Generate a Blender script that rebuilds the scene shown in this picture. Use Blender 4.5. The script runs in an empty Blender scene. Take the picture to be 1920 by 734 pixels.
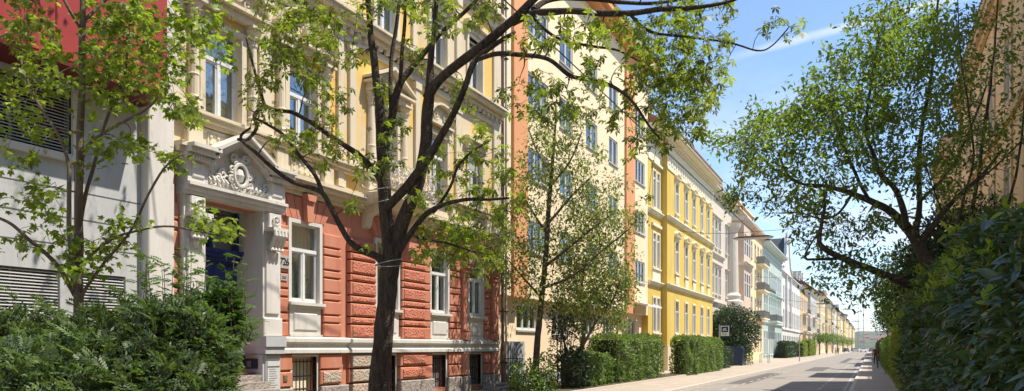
import bpy, math, random
import numpy as np
from mathutils import Vector, noise
R = math.radians
rnd = random.Random(7)
rng = np.random.default_rng(11)
sc = bpy.context.scene
COL = sc.collection

# ------------------------------------------------------------ camera, sky, sun, exposure
F = 1387.0; CX = 960.0; HY = 652.0; VPX = 1632.0; CAMH = 1.6
TH = math.atan((VPX - CX) / F); cs, sn = math.cos(TH), math.sin(TH)
cam_d = bpy.data.cameras.new('camera'); cam = bpy.data.objects.new('camera', cam_d); COL.objects.link(cam)
cam.location = (0, 0, CAMH); cam.rotation_euler = (R(90), 0, TH)
cam_d.sensor_width = 36; cam_d.lens = 36 * F / 1920; cam_d.shift_y = (HY - 367) / 1920
cam_d.clip_start = 0.05; cam_d.clip_end = 8000
sc.camera = cam
SUN_EL, SUN_AZ = R(61), R(64.2)            # azimuth clockwise from +Y
sdir = Vector((math.cos(SUN_EL) * math.sin(SUN_AZ), math.cos(SUN_EL) * math.cos(SUN_AZ), math.sin(SUN_EL)))
sl = bpy.data.lights.new('sun', 'SUN'); sl.energy = 5.0; sl.angle = R(0.5); sl.color = (1.0, 0.93, 0.82)
so = bpy.data.objects.new('sun', sl); COL.objects.link(so); so.rotation_euler = sdir.to_track_quat('Z', 'Y').to_euler()
so.location = (0, 0, 60)
sc.view_settings.view_transform = 'Standard'; sc.view_settings.look = 'None'; sc.view_settings.gamma = 1
sc.view_settings.use_curve_mapping = False
sc.view_settings.exposure = 0.6
sc.cycles.max_bounces = 8; sc.cycles.diffuse_bounces = 4; sc.cycles.transparent_max_bounces = 12
sc.cycles.use_denoising = True

def ray(px, py):
    return Vector(((px - CX) / F * cs - sn, (px - CX) / F * sn + cs, (HY - py) / F))
def PZ(px, py, z):                          # photo pixel at depth z -> world point
    return Vector((0, 0, CAMH)) + ray(px, py) * z
def PX(px, py, D):                          # photo pixel on the plane x = -D
    r = ray(px, py); return Vector((0, 0, CAMH)) + r * (-D / r.x)
def fy(px, D=13.1): return PX(px, HY, D).y
def fz(px, py, D=13.1): return PX(px, py, D).z

w = bpy.data.worlds.new("World"); sc.world = w; w.use_nodes = True
nt = w.node_tree; nt.nodes.clear(); L = nt.links.new
def N(t, **k):
    n = nt.nodes.new(t)
    for a, b in k.items(): setattr(n, a, b)
    return n
out = N('ShaderNodeOutputWorld'); bg = N('ShaderNodeBackground'); L(bg.outputs[0], out.inputs[0])
sky = N('ShaderNodeTexSky', sky_type='NISHITA', sun_disc=False, sun_elevation=SUN_EL, sun_rotation=SUN_AZ, altitude=200, air_density=1.0, dust_density=0.15, ozone_density=3.5)
bg.inputs[1].default_value = 0.15
tc = N('ShaderNodeTexCoord'); sep = N('ShaderNodeSeparateXYZ'); L(tc.outputs['Generated'], sep.inputs[0])
mp = N('ShaderNodeMapping'); mp.inputs['Scale'].default_value = (1, 1, 3.2); L(tc.outputs['Generated'], mp.inputs[0])
no = N('ShaderNodeTexNoise'); no.inputs['Scale'].default_value = 3.1; no.inputs['Detail'].default_value = 8; no.inputs['Roughness'].default_value = .58
L(mp.outputs[0], no.inputs['Vector'])
cr = N('ShaderNodeMapRange'); cr.inputs[1].default_value = .50; cr.inputs[2].default_value = .72; L(no.outputs[0], cr.inputs[0])
el = N('ShaderNodeMapRange'); el.inputs[1].default_value = .40; el.inputs[2].default_value = .12; L(sep.outputs[2], el.inputs[0])
m1 = N('ShaderNodeMath', operation='MULTIPLY'); L(cr.outputs[0], m1.inputs[0]); L(el.outputs[0], m1.inputs[1])
# contrail: a thin band along the great circle through two directions
d1 = ray(1365, 110).normalized(); d2 = ray(1590, 50).normalized(); nn = d1.cross(d2).normalized()
dt = N('ShaderNodeVectorMath', operation='DOT_PRODUCT'); L(tc.outputs['Generated'], dt.inputs[0]); dt.inputs[1].default_value = nn
ab = N('ShaderNodeMath', operation='ABSOLUTE'); L(dt.outputs['Value'], ab.inputs[0])
bd = N('ShaderNodeMapRange', interpolation_type='SMOOTHSTEP'); bd.inputs[1].default_value = .0075; bd.inputs[2].default_value = .0005; L(ab.outputs[0], bd.inputs[0])
dl = N('ShaderNodeVectorMath', operation='DOT_PRODUCT'); L(tc.outputs['Generated'], dl.inputs[0]); dl.inputs[1].default_value = (d2 - d1).normalized()
e1 = d1.dot((d2 - d1).normalized())
br = N('ShaderNodeMapRange', interpolation_type='SMOOTHSTEP'); br.inputs[1].default_value = e1 - .02; br.inputs[2].default_value = e1 + .05; L(dl.outputs['Value'], br.inputs[0])
n2 = N('ShaderNodeTexNoise'); n2.inputs['Scale'].default_value = 30; L(tc.outputs['Generated'], n2.inputs['Vector'])
m2 = N('ShaderNodeMath', operation='MULTIPLY'); L(bd.outputs[0], m2.inputs[0]); L(br.outputs[0], m2.inputs[1])
m3 = N('ShaderNodeMath', operation='MULTIPLY'); L(m2.outputs[0], m3.inputs[0]); L(n2.outputs[0], m3.inputs[1])
m4 = N('ShaderNodeMath', operation='ADD', use_clamp=True); L(m1.outputs[0], m4.inputs[0]); L(m3.outputs[0], m4.inputs[1])
mx = N('ShaderNodeMixRGB'); L(m4.outputs[0], mx.inputs[0]); L(sky.outputs[0], mx.inputs[1]); mx.inputs[2].default_value = (4.6, 4.9, 5.4, 1)
L(mx.outputs[0], bg.inputs[0])

# ------------------------------------------------------------ materials
MATS = {}
def mat(name, c1, c2=None, scale=2.0, rough=.8, bump=0.0, bscale=30.0, detail=5, c3=None, streak=False, spec=.3, metal=0.0, bdist=.02, contrast=(.35, .65), coat=0):
    if name in MATS: return MATS[name]
    m = bpy.data.materials.new(name); m.use_nodes = True; t = m.node_tree; nd = t.nodes; ln = t.links.new
    b = nd['Principled BSDF']; b.inputs['Roughness'].default_value = rough; b.inputs['Specular IOR Level'].default_value = spec; b.inputs['Metallic'].default_value = metal
    b.inputs['Base Color'].default_value = (*c1, 1)
    if coat: b.inputs['Coat Weight'].default_value = coat
    g = nd.new('ShaderNodeNewGeometry')
    if c2:
        mpn = nd.new('ShaderNodeMapping'); ln(g.outputs['Position'], mpn.inputs[0])
        if streak: mpn.inputs['Scale'].default_value = (1, 1, .22)
        nz = nd.new('ShaderNodeTexNoise'); nz.inputs['Scale'].default_value = scale; nz.inputs['Detail'].default_value = detail; nz.inputs['Roughness'].default_value = .65
        ln(mpn.outputs[0], nz.inputs['Vector'])
        mr = nd.new('ShaderNodeMapRange'); mr.inputs[1].default_value = contrast[0]; mr.inputs[2].default_value = contrast[1]; ln(nz.outputs[0], mr.inputs[0])
        mxn = nd.new('ShaderNodeMixRGB'); ln(mr.outputs[0], mxn.inputs[0]); mxn.inputs[1].default_value = (*c1, 1); mxn.inputs[2].default_value = (*c2, 1)
        last = mxn.outputs[0]
        if c3:
            nz3 = nd.new('ShaderNodeTexNoise'); nz3.inputs['Scale'].default_value = scale * 2.7; nz3.inputs['Detail'].default_value = 8; nz3.inputs['Roughness'].default_value = .7
            ln(mpn.outputs[0], nz3.inputs['Vector'])
            mr3 = nd.new('ShaderNodeMapRange'); mr3.inputs[1].default_value = .55; mr3.inputs[2].default_value = .72; ln(nz3.outputs[0], mr3.inputs[0])
            mx3 = nd.new('ShaderNodeMixRGB'); ln(mr3.outputs[0], mx3.inputs[0]); ln(last, mx3.inputs[1]); mx3.inputs[2].default_value = (*c3, 1); last = mx3.outputs[0]
        ln(last, b.inputs['Base Color'])
    if bump:
        nb = nd.new('ShaderNodeTexNoise'); nb.inputs['Scale'].default_value = bscale; nb.inputs['Detail'].default_value = 6; ln(g.outputs['Position'], nb.inputs['Vector'])
        bp = nd.new('ShaderNodeBump'); bp.inputs['Strength'].default_value = bump; bp.inputs['Distance'].default_value = bdist; ln(nb.outputs[0], bp.inputs['Height']); ln(bp.outputs[0], b.inputs['Normal'])
    MATS[name] = m; return m
def leafmat(name, c1, c2, trans=.35, rough=.5, spec=.4, tcol=None):
    m = bpy.data.materials.new(name); m.use_nodes = True; t = m.node_tree; nd = t.nodes; ln = t.links.new
    b = nd['Principled BSDF']; b.inputs['Roughness'].default_value = rough; b.inputs['Specular IOR Level'].default_value = spec
    g = nd.new('ShaderNodeNewGeometry'); mxn = nd.new('ShaderNodeMixRGB'); ln(g.outputs['Random Per Island'], mxn.inputs[0])
    mxn.inputs[1].default_value = (*c1, 1); mxn.inputs[2].default_value = (*c2, 1)
    nz = nd.new('ShaderNodeTexNoise'); nz.inputs['Scale'].default_value = 1.1; nz.inputs['Detail'].default_value = 3; ln(g.outputs['Position'], nz.inputs['Vector'])
    hs = nd.new('ShaderNodeHueSaturation'); mr = nd.new('ShaderNodeMapRange'); mr.inputs[1].default_value = .3; mr.inputs[2].default_value = .7; mr.inputs[3].default_value = .7; mr.inputs[4].default_value = 1.35
    ln(nz.outputs[0], mr.inputs[0]); ln(mr.outputs[0], hs.inputs['Value']); ln(mxn.outputs[0], hs.inputs['Color'])
    ln(hs.outputs[0], b.inputs['Base Color'])
    tr = nd.new('ShaderNodeBsdfTranslucent'); h2 = nd.new('ShaderNodeMixRGB'); h2.blend_type = 'MULTIPLY'; h2.inputs[0].default_value = 1; h2.inputs[2].default_value = (1.7, 1.8, .7, 1) if tcol is None else (*tcol, 1)
    ln(hs.outputs[0], h2.inputs[1]); ln(h2.outputs[0], tr.inputs[0])
    ms = nd.new('ShaderNodeMixShader'); ms.inputs[0].default_value = trans; ln(b.outputs[0], ms.inputs[1]); ln(tr.outputs[0], ms.inputs[2])
    ln(ms.outputs[0], nd['Material Output'].inputs[0]); MATS[name] = m; return m
def glassmat(name, tint, refl=.35, transp=True):
    m = bpy.data.materials.new(name); m.use_nodes = True; t = m.node_tree; nd = t.nodes; ln = t.links.new
    nd.remove(nd['Principled BSDF'])
    gl = nd.new('ShaderNodeBsdfGlossy'); gl.inputs['Roughness'].default_value = .02; gl.inputs[0].default_value = (.9, .95, 1, 1)
    if transp: a = nd.new('ShaderNodeBsdfTransparent'); a.inputs[0].default_value = (*tint, 1)
    else: a = nd.new('ShaderNodeBsdfDiffuse'); a.inputs[0].default_value = (*tint, 1)
    g = nd.new('ShaderNodeNewGeometry'); nb = nd.new('ShaderNodeTexNoise'); nb.inputs['Scale'].default_value = 1.4; ln(g.outputs['Position'], nb.inputs['Vector'])
    bp = nd.new('ShaderNodeBump'); bp.inputs['Strength'].default_value = .25; bp.inputs['Distance'].default_value = .02; ln(nb.outputs[0], bp.inputs['Height']); ln(bp.outputs[0], gl.inputs['Normal'])
    ms = nd.new('ShaderNodeMixShader'); ms.inputs[0].default_value = refl; ln(a.outputs[0], ms.inputs[1]); ln(gl.outputs[0], ms.inputs[2]); ln(ms.outputs[0], nd['Material Output'].inputs[0])
    MATS[name] = m; return m

# ------------------------------------------------------------ mesh builder
class MB:
    def __init__(s): s.v = []; s.f = []; s.m = []; s.mi = 0
    def quad(s, a, b, c, d):
        i = len(s.v); s.v += [tuple(a), tuple(b), tuple(c), tuple(d)]; s.f.append((i, i+1, i+2, i+3)); s.m.append(s.mi); return s
    def poly(s, pts):
        i = len(s.v); s.v += [tuple(p) for p in pts]; s.f.append(tuple(range(i, i+len(pts)))); s.m.append(s.mi); return s
    def box(s, x0, x1, y0, y1, z0, z1, bev=0, bf=0):
        # bev: front (+x) face shrunk by bev in y, z (chamfered block), chamfer depth bf
        i = len(s.v)
        if not bev:
            s.v += [(x0,y0,z0),(x1,y0,z0),(x1,y1,z0),(x0,y1,z0),(x0,y0,z1),(x1,y0,z1),(x1,y1,z1),(x0,y1,z1)]
            fs = [(0,3,2,1),(4,5,6,7),(0,1,5,4),(1,2,6,5),(2,3,7,6),(3,0,4,7)]
        else:
            bf = bf or bev
            xm = x1 - bf
            s.v += [(x0,y0,z0),(xm,y0,z0),(xm,y1,z0),(x0,y1,z0),(x0,y0,z1),(xm,y0,z1),(xm,y1,z1),(x0,y1,z1),
                    (x1,y0+bev,z0+bev),(x1,y1-bev,z0+bev),(x1,y1-bev,z1-bev),(x1,y0+bev,z1-bev)]
            fs = [(0,3,2,1),(4,5,6,7),(0,1,5,4),(2,3,7,6),(3,0,4,7),(8,9,10,11),(1,2,9,8),(2,6,10,9),(6,5,11,10),(5,1,8,11)]
        for q in fs: s.f.append(tuple(i + k for k in q)); s.m.append(s.mi)
        return s
    def prism_x(s, pts, x0, x1):            # pts: (y, z) outline counter-clockwise seen from +x
        i = len(s.v); n = len(pts)
        s.v += [(x0, y, z) for y, z in pts] + [(x1, y, z) for y, z in pts]
        s.f.append(tuple(i + n + k for k in range(n))); s.m.append(s.mi)
        s.f.append(tuple(i + n - 1 - k for k in range(n))); s.m.append(s.mi)
        for k in range(n):
            k2 = (k + 1) % n; s.f.append((i + k, i + k2, i + n + k2, i + n + k)); s.m.append(s.mi)
        return s
    def prism_y(s, pts, y0, y1):            # pts: (x, z) profile swept along y
        i = len(s.v); n = len(pts)
        s.v += [(x, y0, z) for x, z in pts] + [(x, y1, z) for x, z in pts]
        s.f.append(tuple(i + k for k in range(n))); s.m.append(s.mi)
        s.f.append(tuple(i + 2*n - 1 - k for k in range(n))); s.m.append(s.mi)
        for k in range(n):
            k2 = (k + 1) % n; s.f.append((i + k2, i + k, i + n + k, i + n + k2)); s.m.append(s.mi)
        return s
    def tube(s, pts, rad, n=8, cap=True):
        pts = [Vector(p) for p in pts]; 
        if not hasattr(rad, '__len__'): rad = [rad] * len(pts)
        up = Vector((.31, .17, .93)); base = len(s.v); fr = None
        for k, p in enumerate(pts):
            a = pts[max(k-1, 0)]; b = pts[min(k+1, len(pts)-1)]; t = (b - a)
            if t.length < 1e-6: t = Vector((0, 0, 1))
            t.normalize()
            if fr is None:
                u = t.cross(up); 
                if u.length < 1e-3: u = t.cross(Vector((1, 0, 0)))
                u.normalize()
            else:
                u = fr - t * fr.dot(t); u.normalize()
            fr = u; v = t.cross(u)
            for j in range(n):
                an = 2*math.pi*j/n; q = p + (u*math.cos(an) + v*math.sin(an)) * rad[k]; s.v.append(tuple(q))
        for k in range(len(pts)-1):
            for j in range(n):
                j2 = (j+1) % n; a = base + k*n; s.f.append((a+j, a+j2, a+n+j2, a+n+j)); s.m.append(s.mi)
        if cap:
            s.f.append(tuple(base + n-1-j for j in range(n))); s.m.append(s.mi)
            e = base + (len(pts)-1)*n; s.f.append(tuple(e + j for j in range(n))); s.m.append(s.mi)
        return s
    def lathe(s, cx, cy, prof, n=16, a0=0, a1=2*math.pi):      # prof: (r, z)
        base = len(s.v); full = abs(a1 - a0 - 2*math.pi) < 1e-6; m_ = n if full else n + 1
        for r, z in prof:
            for j in range(m_):
                a = a0 + (a1 - a0) * j / n; s.v.append((cx + r*math.cos(a), cy + r*math.sin(a), z))
        for k in range(len(prof)-1):
            for j in range(n):
                j2 = (j+1) % m_; a = base + k*m_; s.f.append((a+j, a+j2, a+m_+j2, a+m_+j)); s.m.append(s.mi)
        return s
    def build_each(s, name, mats, parent, ax=1, gap=.03):
        # one part per separate piece: islands whose extents along the axis touch stay together
        par = list(range(len(s.v)))
        def find(a):
            while par[a] != a: par[a] = par[par[a]]; a = par[a]
            return a
        for f in s.f:
            r0 = find(f[0])
            for q in f[1:]: par[find(q)] = r0
        iv = {}
        for i, v in enumerate(s.v):
            k = find(i); lo, hi = iv.get(k, (1e9, -1e9)); iv[k] = (min(lo, v[ax]), max(hi, v[ax]))
        grp = []; gid = {}
        for k, (lo, hi) in sorted(iv.items(), key=lambda t_: t_[1][0]):
            if grp and lo <= grp[-1] + gap: grp[-1] = max(grp[-1], hi)
            else: grp.append(hi)
            gid[k] = len(grp)-1
        outs = []
        for g_ in range(len(grp)):
            m2 = MB(); mp_ = {}
            for f, mi in zip(s.f, s.m):
                if gid[find(f[0])] != g_: continue
                q = []
                for i in f:
                    if i not in mp_: mp_[i] = len(m2.v); m2.v.append(s.v[i])
                    q.append(mp_[i])
                m2.f.append(tuple(q)); m2.m.append(mi)
            outs.append(m2.build(name, mats, parent))
        return outs
    def build(s, name, mats, parent=None, loc=None, smooth=False):
        me = bpy.data.meshes.new(name)
        off = wloc(parent) if (parent is not None and loc is None) else Vector((0, 0, 0))
        me.from_pydata([(a[0]-off.x, a[1]-off.y, a[2]-off.z) for a in s.v], [], s.f)
        ml = mats if isinstance(mats, (list, tuple)) else [mats]
        for q in ml: me.materials.append(q)
        if len(ml) > 1: me.polygons.foreach_set('material_index', s.m)
        if smooth: me.polygons.foreach_set('use_smooth', [True]*len(me.polygons))
        me.update()
        return link(name, me, parent, loc)
def wloc(o):
    v = Vector((0, 0, 0))
    while o is not None: v = v + o.location; o = o.parent
    return v
def link(name, me, parent=None, loc=None):
    o = bpy.data.objects.new(name, me); COL.objects.link(o)
    if parent is not None: o.parent = parent
    if loc is not None: o.location = loc
    return o
def tag(o, label=None, cat=None, group=None, kind=None):
    if label: o['label'] = label
    if cat: o['category'] = cat
    if group: o['group'] = group
    if kind: o['kind'] = kind
    return o
def thing(name, label, cat, loc, group=None):
    o = bpy.data.objects.new(name, None); COL.objects.link(o); o.location = loc; o.empty_display_size = .2
    return tag(o, label, cat, group)
def struct(name, mb, m, kind='structure'):
    return tag(mb.build(name, m), kind=kind)
def copy_tree(o, parent=None):
    c = o.copy(); COL.objects.link(c)
    if parent is not None: c.parent = parent
    for ch in list(o.children): copy_tree(ch, c)
    return c

# ------------------------------------------------------------ leaves in bulk
def T_simple(wd=.45, fold=.12, droop=.15):
    v = [(0,0,0),(.3,wd*.42,fold*.8),(.3,-wd*.42,fold*.8),(.32,0,0),(.68,wd*.36,fold*.5-droop*.5),(.68,-wd*.36,fold*.5-droop*.5),(.7,0,-droop*.5),(1,0,-droop)]
    f = [(0,3,1,1),(0,2,3,3),(3,6,4,1),(3,2,5,6),(6,7,4,4),(6,5,7,7)]
    return np.array(v), f
def T_diamond(wd=.5):
    return np.array([(0,0,0),(.5,wd/2,.06),(1,0,-.06),(.5,-wd/2,.06)]), [(0,3,2,1)]
def T_palm(lobes=((-105,.5),(-52,.82),(0,1.0),(52,.82),(105,.5)), wd=.19, droop=.28):
    v = []; f = []
    for a, l in lobes:
        a = R(a); i = len(v); ca, sa = math.cos(a), math.sin(a)
        for (x, y, z) in ((0,0,0),(l*.58,wd*l*1.05,-.06),(l,0,-droop*l),(l*.58,-wd*l*1.05,-.06)): v.append((x*ca - y*sa, x*sa + y*ca, z))
        f.append((i, i+3, i+2, i+1))
    return np.array(v), f
def T_frond(n=5, wd=.13, ll=.42):
    v = []; f = []
    for k in range(n):
        x0 = .12 + .8*k/n
        for sgn in (1, -1):
            i = len(v); l = ll*(1 - .35*abs(k/n-.4)); ang = R(58)*sgn; ca, sa = math.cos(ang), math.sin(ang)
            for (x, y, z) in ((0,0,0),(l*.5,wd/2,.02),(l,0,-.07),(l*.5,-wd/2,.02)): v.append((x0 + x*ca - y*sa, x*sa + y*ca, z - .25*x0*x0))
            f.append((i, i+3, i+2, i+1))
    i = len(v); v += [(.85,0,-.18),(1.02,.06,-.24),(1.2,0,-.35),(1.02,-.06,-.24)]; f.append((i, i+3, i+2, i+1))
    return np.array(v), f
def leaves(name, pos, dirs, size, templ, m, parent=None, upv=None, roll=.5):
    V, Fc = templ; n = len(pos)
    d = dirs / np.linalg.norm(dirs, axis=1, keepdims=True)
    u = np.tile(np.array([0, 0, 1.0]), (n, 1)) if upv is None else upv
    u = u + rng.normal(0, roll, (n, 3))
    u = u - d * np.sum(u*d, 1, keepdims=True); u /= np.linalg.norm(u, axis=1, keepdims=True)
    s = np.cross(u, d)
    P = pos[:, None, :] + size[:, None, None] * (V[None, :, 0:1]*d[:, None, :] + V[None, :, 1:2]*s[:, None, :] + V[None, :, 2:3]*u[:, None, :])
    nv = len(V); P = P.reshape(-1, 3)
    if parent is not None: P = P - np.array(wloc(parent))
    fl = [tuple(dict.fromkeys(q)) for q in Fc]
    lens = np.array([len(q) for q in fl]); flat = np.concatenate([np.array(q) for q in fl])
    allv = (flat[None, :] + (np.arange(n)*nv)[:, None]).ravel()
    me = bpy.data.meshes.new(name); me.vertices.add(n*nv); me.vertices.foreach_set('co', P.ravel().astype(np.float32))
    me.loops.add(len(allv)); me.loops.foreach_set('vertex_index', allv.astype(np.int32))
    tl = np.tile(lens, n); st = np.concatenate([[0], np.cumsum(tl)[:-1]])
    me.polygons.add(len(tl)); me.polygons.foreach_set('loop_start', st.astype(np.int32)); me.polygons.foreach_set('loop_total', tl.astype(np.int32))
    me.materials.append(m); me.update(calc_edges=True); me.validate()
    o = link(name, me, parent)
    return o
def rdir(n, bias=(0, 0, 0), k=1.0):
    d = rng.normal(0, 1, (n, 3)); d /= np.linalg.norm(d, axis=1, keepdims=True); d = d*k + np.array(bias); return d / np.linalg.norm(d, axis=1, keepdims=True)
# ------------------------------------------------------------ palette
M_road = mat('asphalt', (.235,.21,.185), (.28,.255,.225), scale=.6, rough=.9, bump=.3, bscale=60, c3=(.20,.18,.16))
M_pave = mat('pavement_asphalt', (.36,.30,.235), (.42,.36,.29), scale=.8, rough=.9, bump=.25, bscale=50, c3=(.30,.25,.2))
M_kerb = mat('kerb_granite', (.48,.42,.35), (.56,.5,.43), scale=8, rough=.8, bump=.3)
M_line = mat('road_paint', (.50,.48,.44), (.26,.24,.21), scale=5, rough=.8, contrast=(.4,.6))
M_soil = mat('soil', (.07,.055,.035), (.11,.10,.04), scale=3, rough=1, bump=.6)
M_ground = mat('far_ground', (.16,.15,.11), (.1,.13,.06), scale=.02, rough=1)
M_red = mat('red_plaster', (.48,.17,.10), (.56,.25,.16), scale=1.6, rough=.85, bump=.25, bscale=40, c3=(.38,.15,.10), streak=True)
M_redrough = mat('red_rough_stone', (.52,.16,.10), (.60,.24,.155), scale=5, rough=.95, bump=1.0, bscale=17, bdist=.09)
M_stonerough = mat('bare_rough_stone', (.48,.42,.34), (.54,.38,.28), scale=3, rough=.95, bump=1.0, bscale=17, bdist=.09)
M_granite = mat('weathered_granite', (.26,.22,.19), (.40,.35,.30), scale=7, rough=.9, bump=.9, bscale=14, bdist=.05, c3=(.16,.13,.12))
M_white = mat('white_trim_plaster', (.56,.53,.48), (.64,.61,.56), scale=2.5, rough=.75, bump=.15, bscale=30, c3=(.42,.39,.34), streak=True)
M_ochre = mat('weathered_ochre_plaster', (.64,.52,.33), (.72,.46,.12), scale=.5, rough=.9, bump=.3, bscale=20, c3=(.50,.42,.30), streak=True, contrast=(.43,.51))
M_cream = mat('cream_stucco', (.60,.52,.38), (.66,.57,.40), scale=1.2, rough=.85, bump=.25, bscale=26, c3=(.42,.36,.27), streak=True)
M_frame = mat('white_window_paint', (.72,.72,.70), (.62,.62,.6), scale=6, rough=.45)
M_blue = mat('blue_door_paint', (.012,.022,.12), (.02,.035,.17), scale=3, rough=.35, spec=.5)
M_iron = mat('dark_wrought_iron', (.02,.02,.022), rough=.5, metal=.4)
M_whiteiron = mat('pale_wrought_iron', (.5,.49,.46), rough=.5)
M_greyw = mat('grey_white_panel', (.42,.43,.43), (.50,.50,.49), scale=1.5, rough=.7, c3=(.28,.28,.27), streak=True)
M_greyd = mat('grey_steel', (.22,.23,.24), (.27,.28,.29), scale=4, rough=.5)
M_redpanel = mat('red_sheet_metal', (.30,.035,.03), (.35,.05,.04), scale=1, rough=.5)
M_blind = mat('louvre_slats', (.52,.52,.50), rough=.5)
M_dark = mat('painted_room_shade', (.02,.02,.022), rough=1)  # near-black, the shade of unlit rooms put into the colour
M_pale = mat('pale_yellow_render', (.80,.64,.40), (.84,.69,.46), scale=.4, rough=.9, bump=.15, bscale=50, c3=(.66,.53,.36), streak=True)
M_pinkr = mat('pale_peach_render', (.84,.64,.42), (.86,.68,.47), scale=.5, rough=.9, bump=.15, bscale=50)
M_orange = mat('terracotta_band', (.66,.30,.13), (.70,.34,.16), scale=1.0, rough=.85)
M_yellow = mat('lemon_yellow_plaster', (.62,.43,.085), (.68,.50,.12), scale=.5, rough=.9, bump=.1, bscale=30, c3=(.48,.38,.18), streak=True)
M_ycream = mat('pale_cream_moulding', (.74,.66,.46), (.80,.73,.54), scale=1.5, rough=.85, c3=(.6,.52,.36), streak=True)
M_tile = mat('brown_roof_tile', (.22,.10,.07), (.30,.15,.10), scale=3, rough=.9, bump=.6, bscale=8)
M_slate = mat('dark_slate', (.06,.065,.075), (.09,.095,.10), scale=3, rough=.8)
M_curt = mat('curtain', (.70,.68,.62), rough=.9)
M_gl_near = glassmat('window_glass', (.72,.76,.74), .24, True)
M_gl_far = glassmat('far_window_glass', (.06,.065,.07), .26, False)
M_bark = mat('dark_bark', (.045,.032,.026), (.13,.095,.07), scale=16, rough=.95, bump=1.0, bscale=34, bdist=.06, streak=True, c3=(.15,.13,.10))
M_bark2 = mat('grey_brown_bark', (.13,.10,.07), (.20,.16,.11), scale=12, rough=.95, bump=.8, bscale=30, bdist=.02, streak=True)
M_bark3 = mat('right_tree_bark', (.07,.052,.04), (.13,.10,.08), scale=10, rough=.95, bump=.8, bscale=24, bdist=.03)
L_main = leafmat('spring_maple_leaf', (.10,.145,.025), (.25,.29,.05), trans=.46)
L_left = leafmat('bright_spring_leaf', (.09,.15,.022), (.25,.31,.04), trans=.45)
L_small = leafmat('light_small_leaf', (.10,.135,.035), (.20,.23,.07), trans=.40)
L_right = leafmat('fine_green_leaf', (.085,.14,.03), (.19,.25,.05), trans=.45)
L_shrub = leafmat('shrub_leaf', (.045,.085,.03), (.13,.18,.07), trans=.32)
L_laurel = leafmat('laurel_leaf', (.045,.085,.03), (.12,.165,.06), trans=.28, rough=.3, spec=.6)
L_shoot = leafmat('yellow_green_shoot', (.22,.30,.03), (.30,.36,.05), trans=.4, rough=.35)
L_hedge = leafmat('clipped_hedge_leaf', (.08,.14,.03), (.16,.23,.05), trans=.32)
L_hedgey = leafmat('yellow_hedge_leaf', (.14,.18,.02), (.20,.25,.03), trans=.3)
L_dark = leafmat('dark_evergreen_leaf', (.02,.045,.018), (.045,.08,.025), trans=.2)
M_core = mat('painted_hedge_shade', (.03,.032,.015), (.045,.05,.02), scale=12, rough=1, bump=.6)  # dark colour painted in for the shade inside the hedges

# ------------------------------------------------------------ ground
struct('ground', MB().quad((-3000,-300,-.16),(3000,-300,-.16),(3000,4000,-.16),(-3000,4000,-.16)), M_ground)
KL, KR, FD = -6.68, -.72, 13.1
struct('road', MB().quad((KL,-40,-.12),(KR,-40,-.12),(KR,1050,-.12),(KL,1050,-.12)), M_road)
pv = MB(); pv.box(-13.6, KL-.16, -40, 1000, -.15, 0); struct('pavement_left', pv, M_pave)
pv = MB(); pv.box(KR+.14, 4.2, -40, 1000, -.15, 0); struct('pavement_right', pv, M_pave)
kb = MB(); kb2 = MB(); yy = -38.0
while yy < 500:
    kb.box(KL-.157, KL, yy, yy+1.17, -.14, .006); kb2.box(KR, KR+.137, yy, yy+1.17, -.14, .006); yy += 1.18 if yy < 160 else 1.18
struct('kerb_left', kb, M_kerb); struct('kerb_right', kb2, M_kerb)
mk = MB(); yy = 12.0
while yy < 420:
    mk.quad((-1.96,yy,-.116),(-1.85,yy,-.116),(-1.85,yy+1.6,-.116),(-1.96,yy+1.6,-.116)); 
    mk.quad((-5.46,yy+.4,-.116),(-5.36,yy+.4,-.116),(-5.36,yy+1.6,-.116),(-5.46,yy+1.6,-.116)); yy += 2.6
mk.quad((KR-.28,0,-.116),(KR-.18,0,-.116),(KR-.18,400,-.116),(KR-.28,400,-.116))
struct('road_markings', mk, M_line)
M_patch = mat('asphalt_repair', (.10,.095,.09), (.13,.12,.11), scale=2, rough=.95)
pt = MB()
for (a, b, c, d) in ((-4.4,-3.1,58,70),(-6.2,-5.2,36,52),(-3.2,-2.5,90,130)): pt.quad((a,c,-.1175),(b,c,-.1175),(b,d,-.1175),(a,d,-.1175))
struct('road_repairs', pt, M_patch)
for k, (x, y, lab) in enumerate(((-3.6, 31.5, 'round iron manhole cover nearest on the sunlit road'), (-4.6, 44, 'round iron manhole cover by the cycle line past the first shade bar'), (-2.9, 66, 'round iron manhole cover farthest along the road'))):
    mc = MB(); mc.lathe(x, y, [(.001, -.108), (.30, -.108), (.31, -.110), (.345, -.1095), (.35, -.118)], 24); tag(mc.build('manhole_cover', mat('cast_iron', (.06,.055,.05), (.1,.09,.08), scale=30, rough=.6)), lab, 'manhole cover', 'manhole covers')
bd_ = MB(); bd_.box(-13.05, -9.3, 0, 41.0, 0, .05); struct('planting_bed_ground', bd_, M_soil)
ek = MB(); ek.box(-9.3, -9.18, 0, 41.0, 0, .10); ek.box(-13.05, -9.18, 41.0, 41.12, 0, .10); struct('bed_edging', ek, M_kerb)
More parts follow.
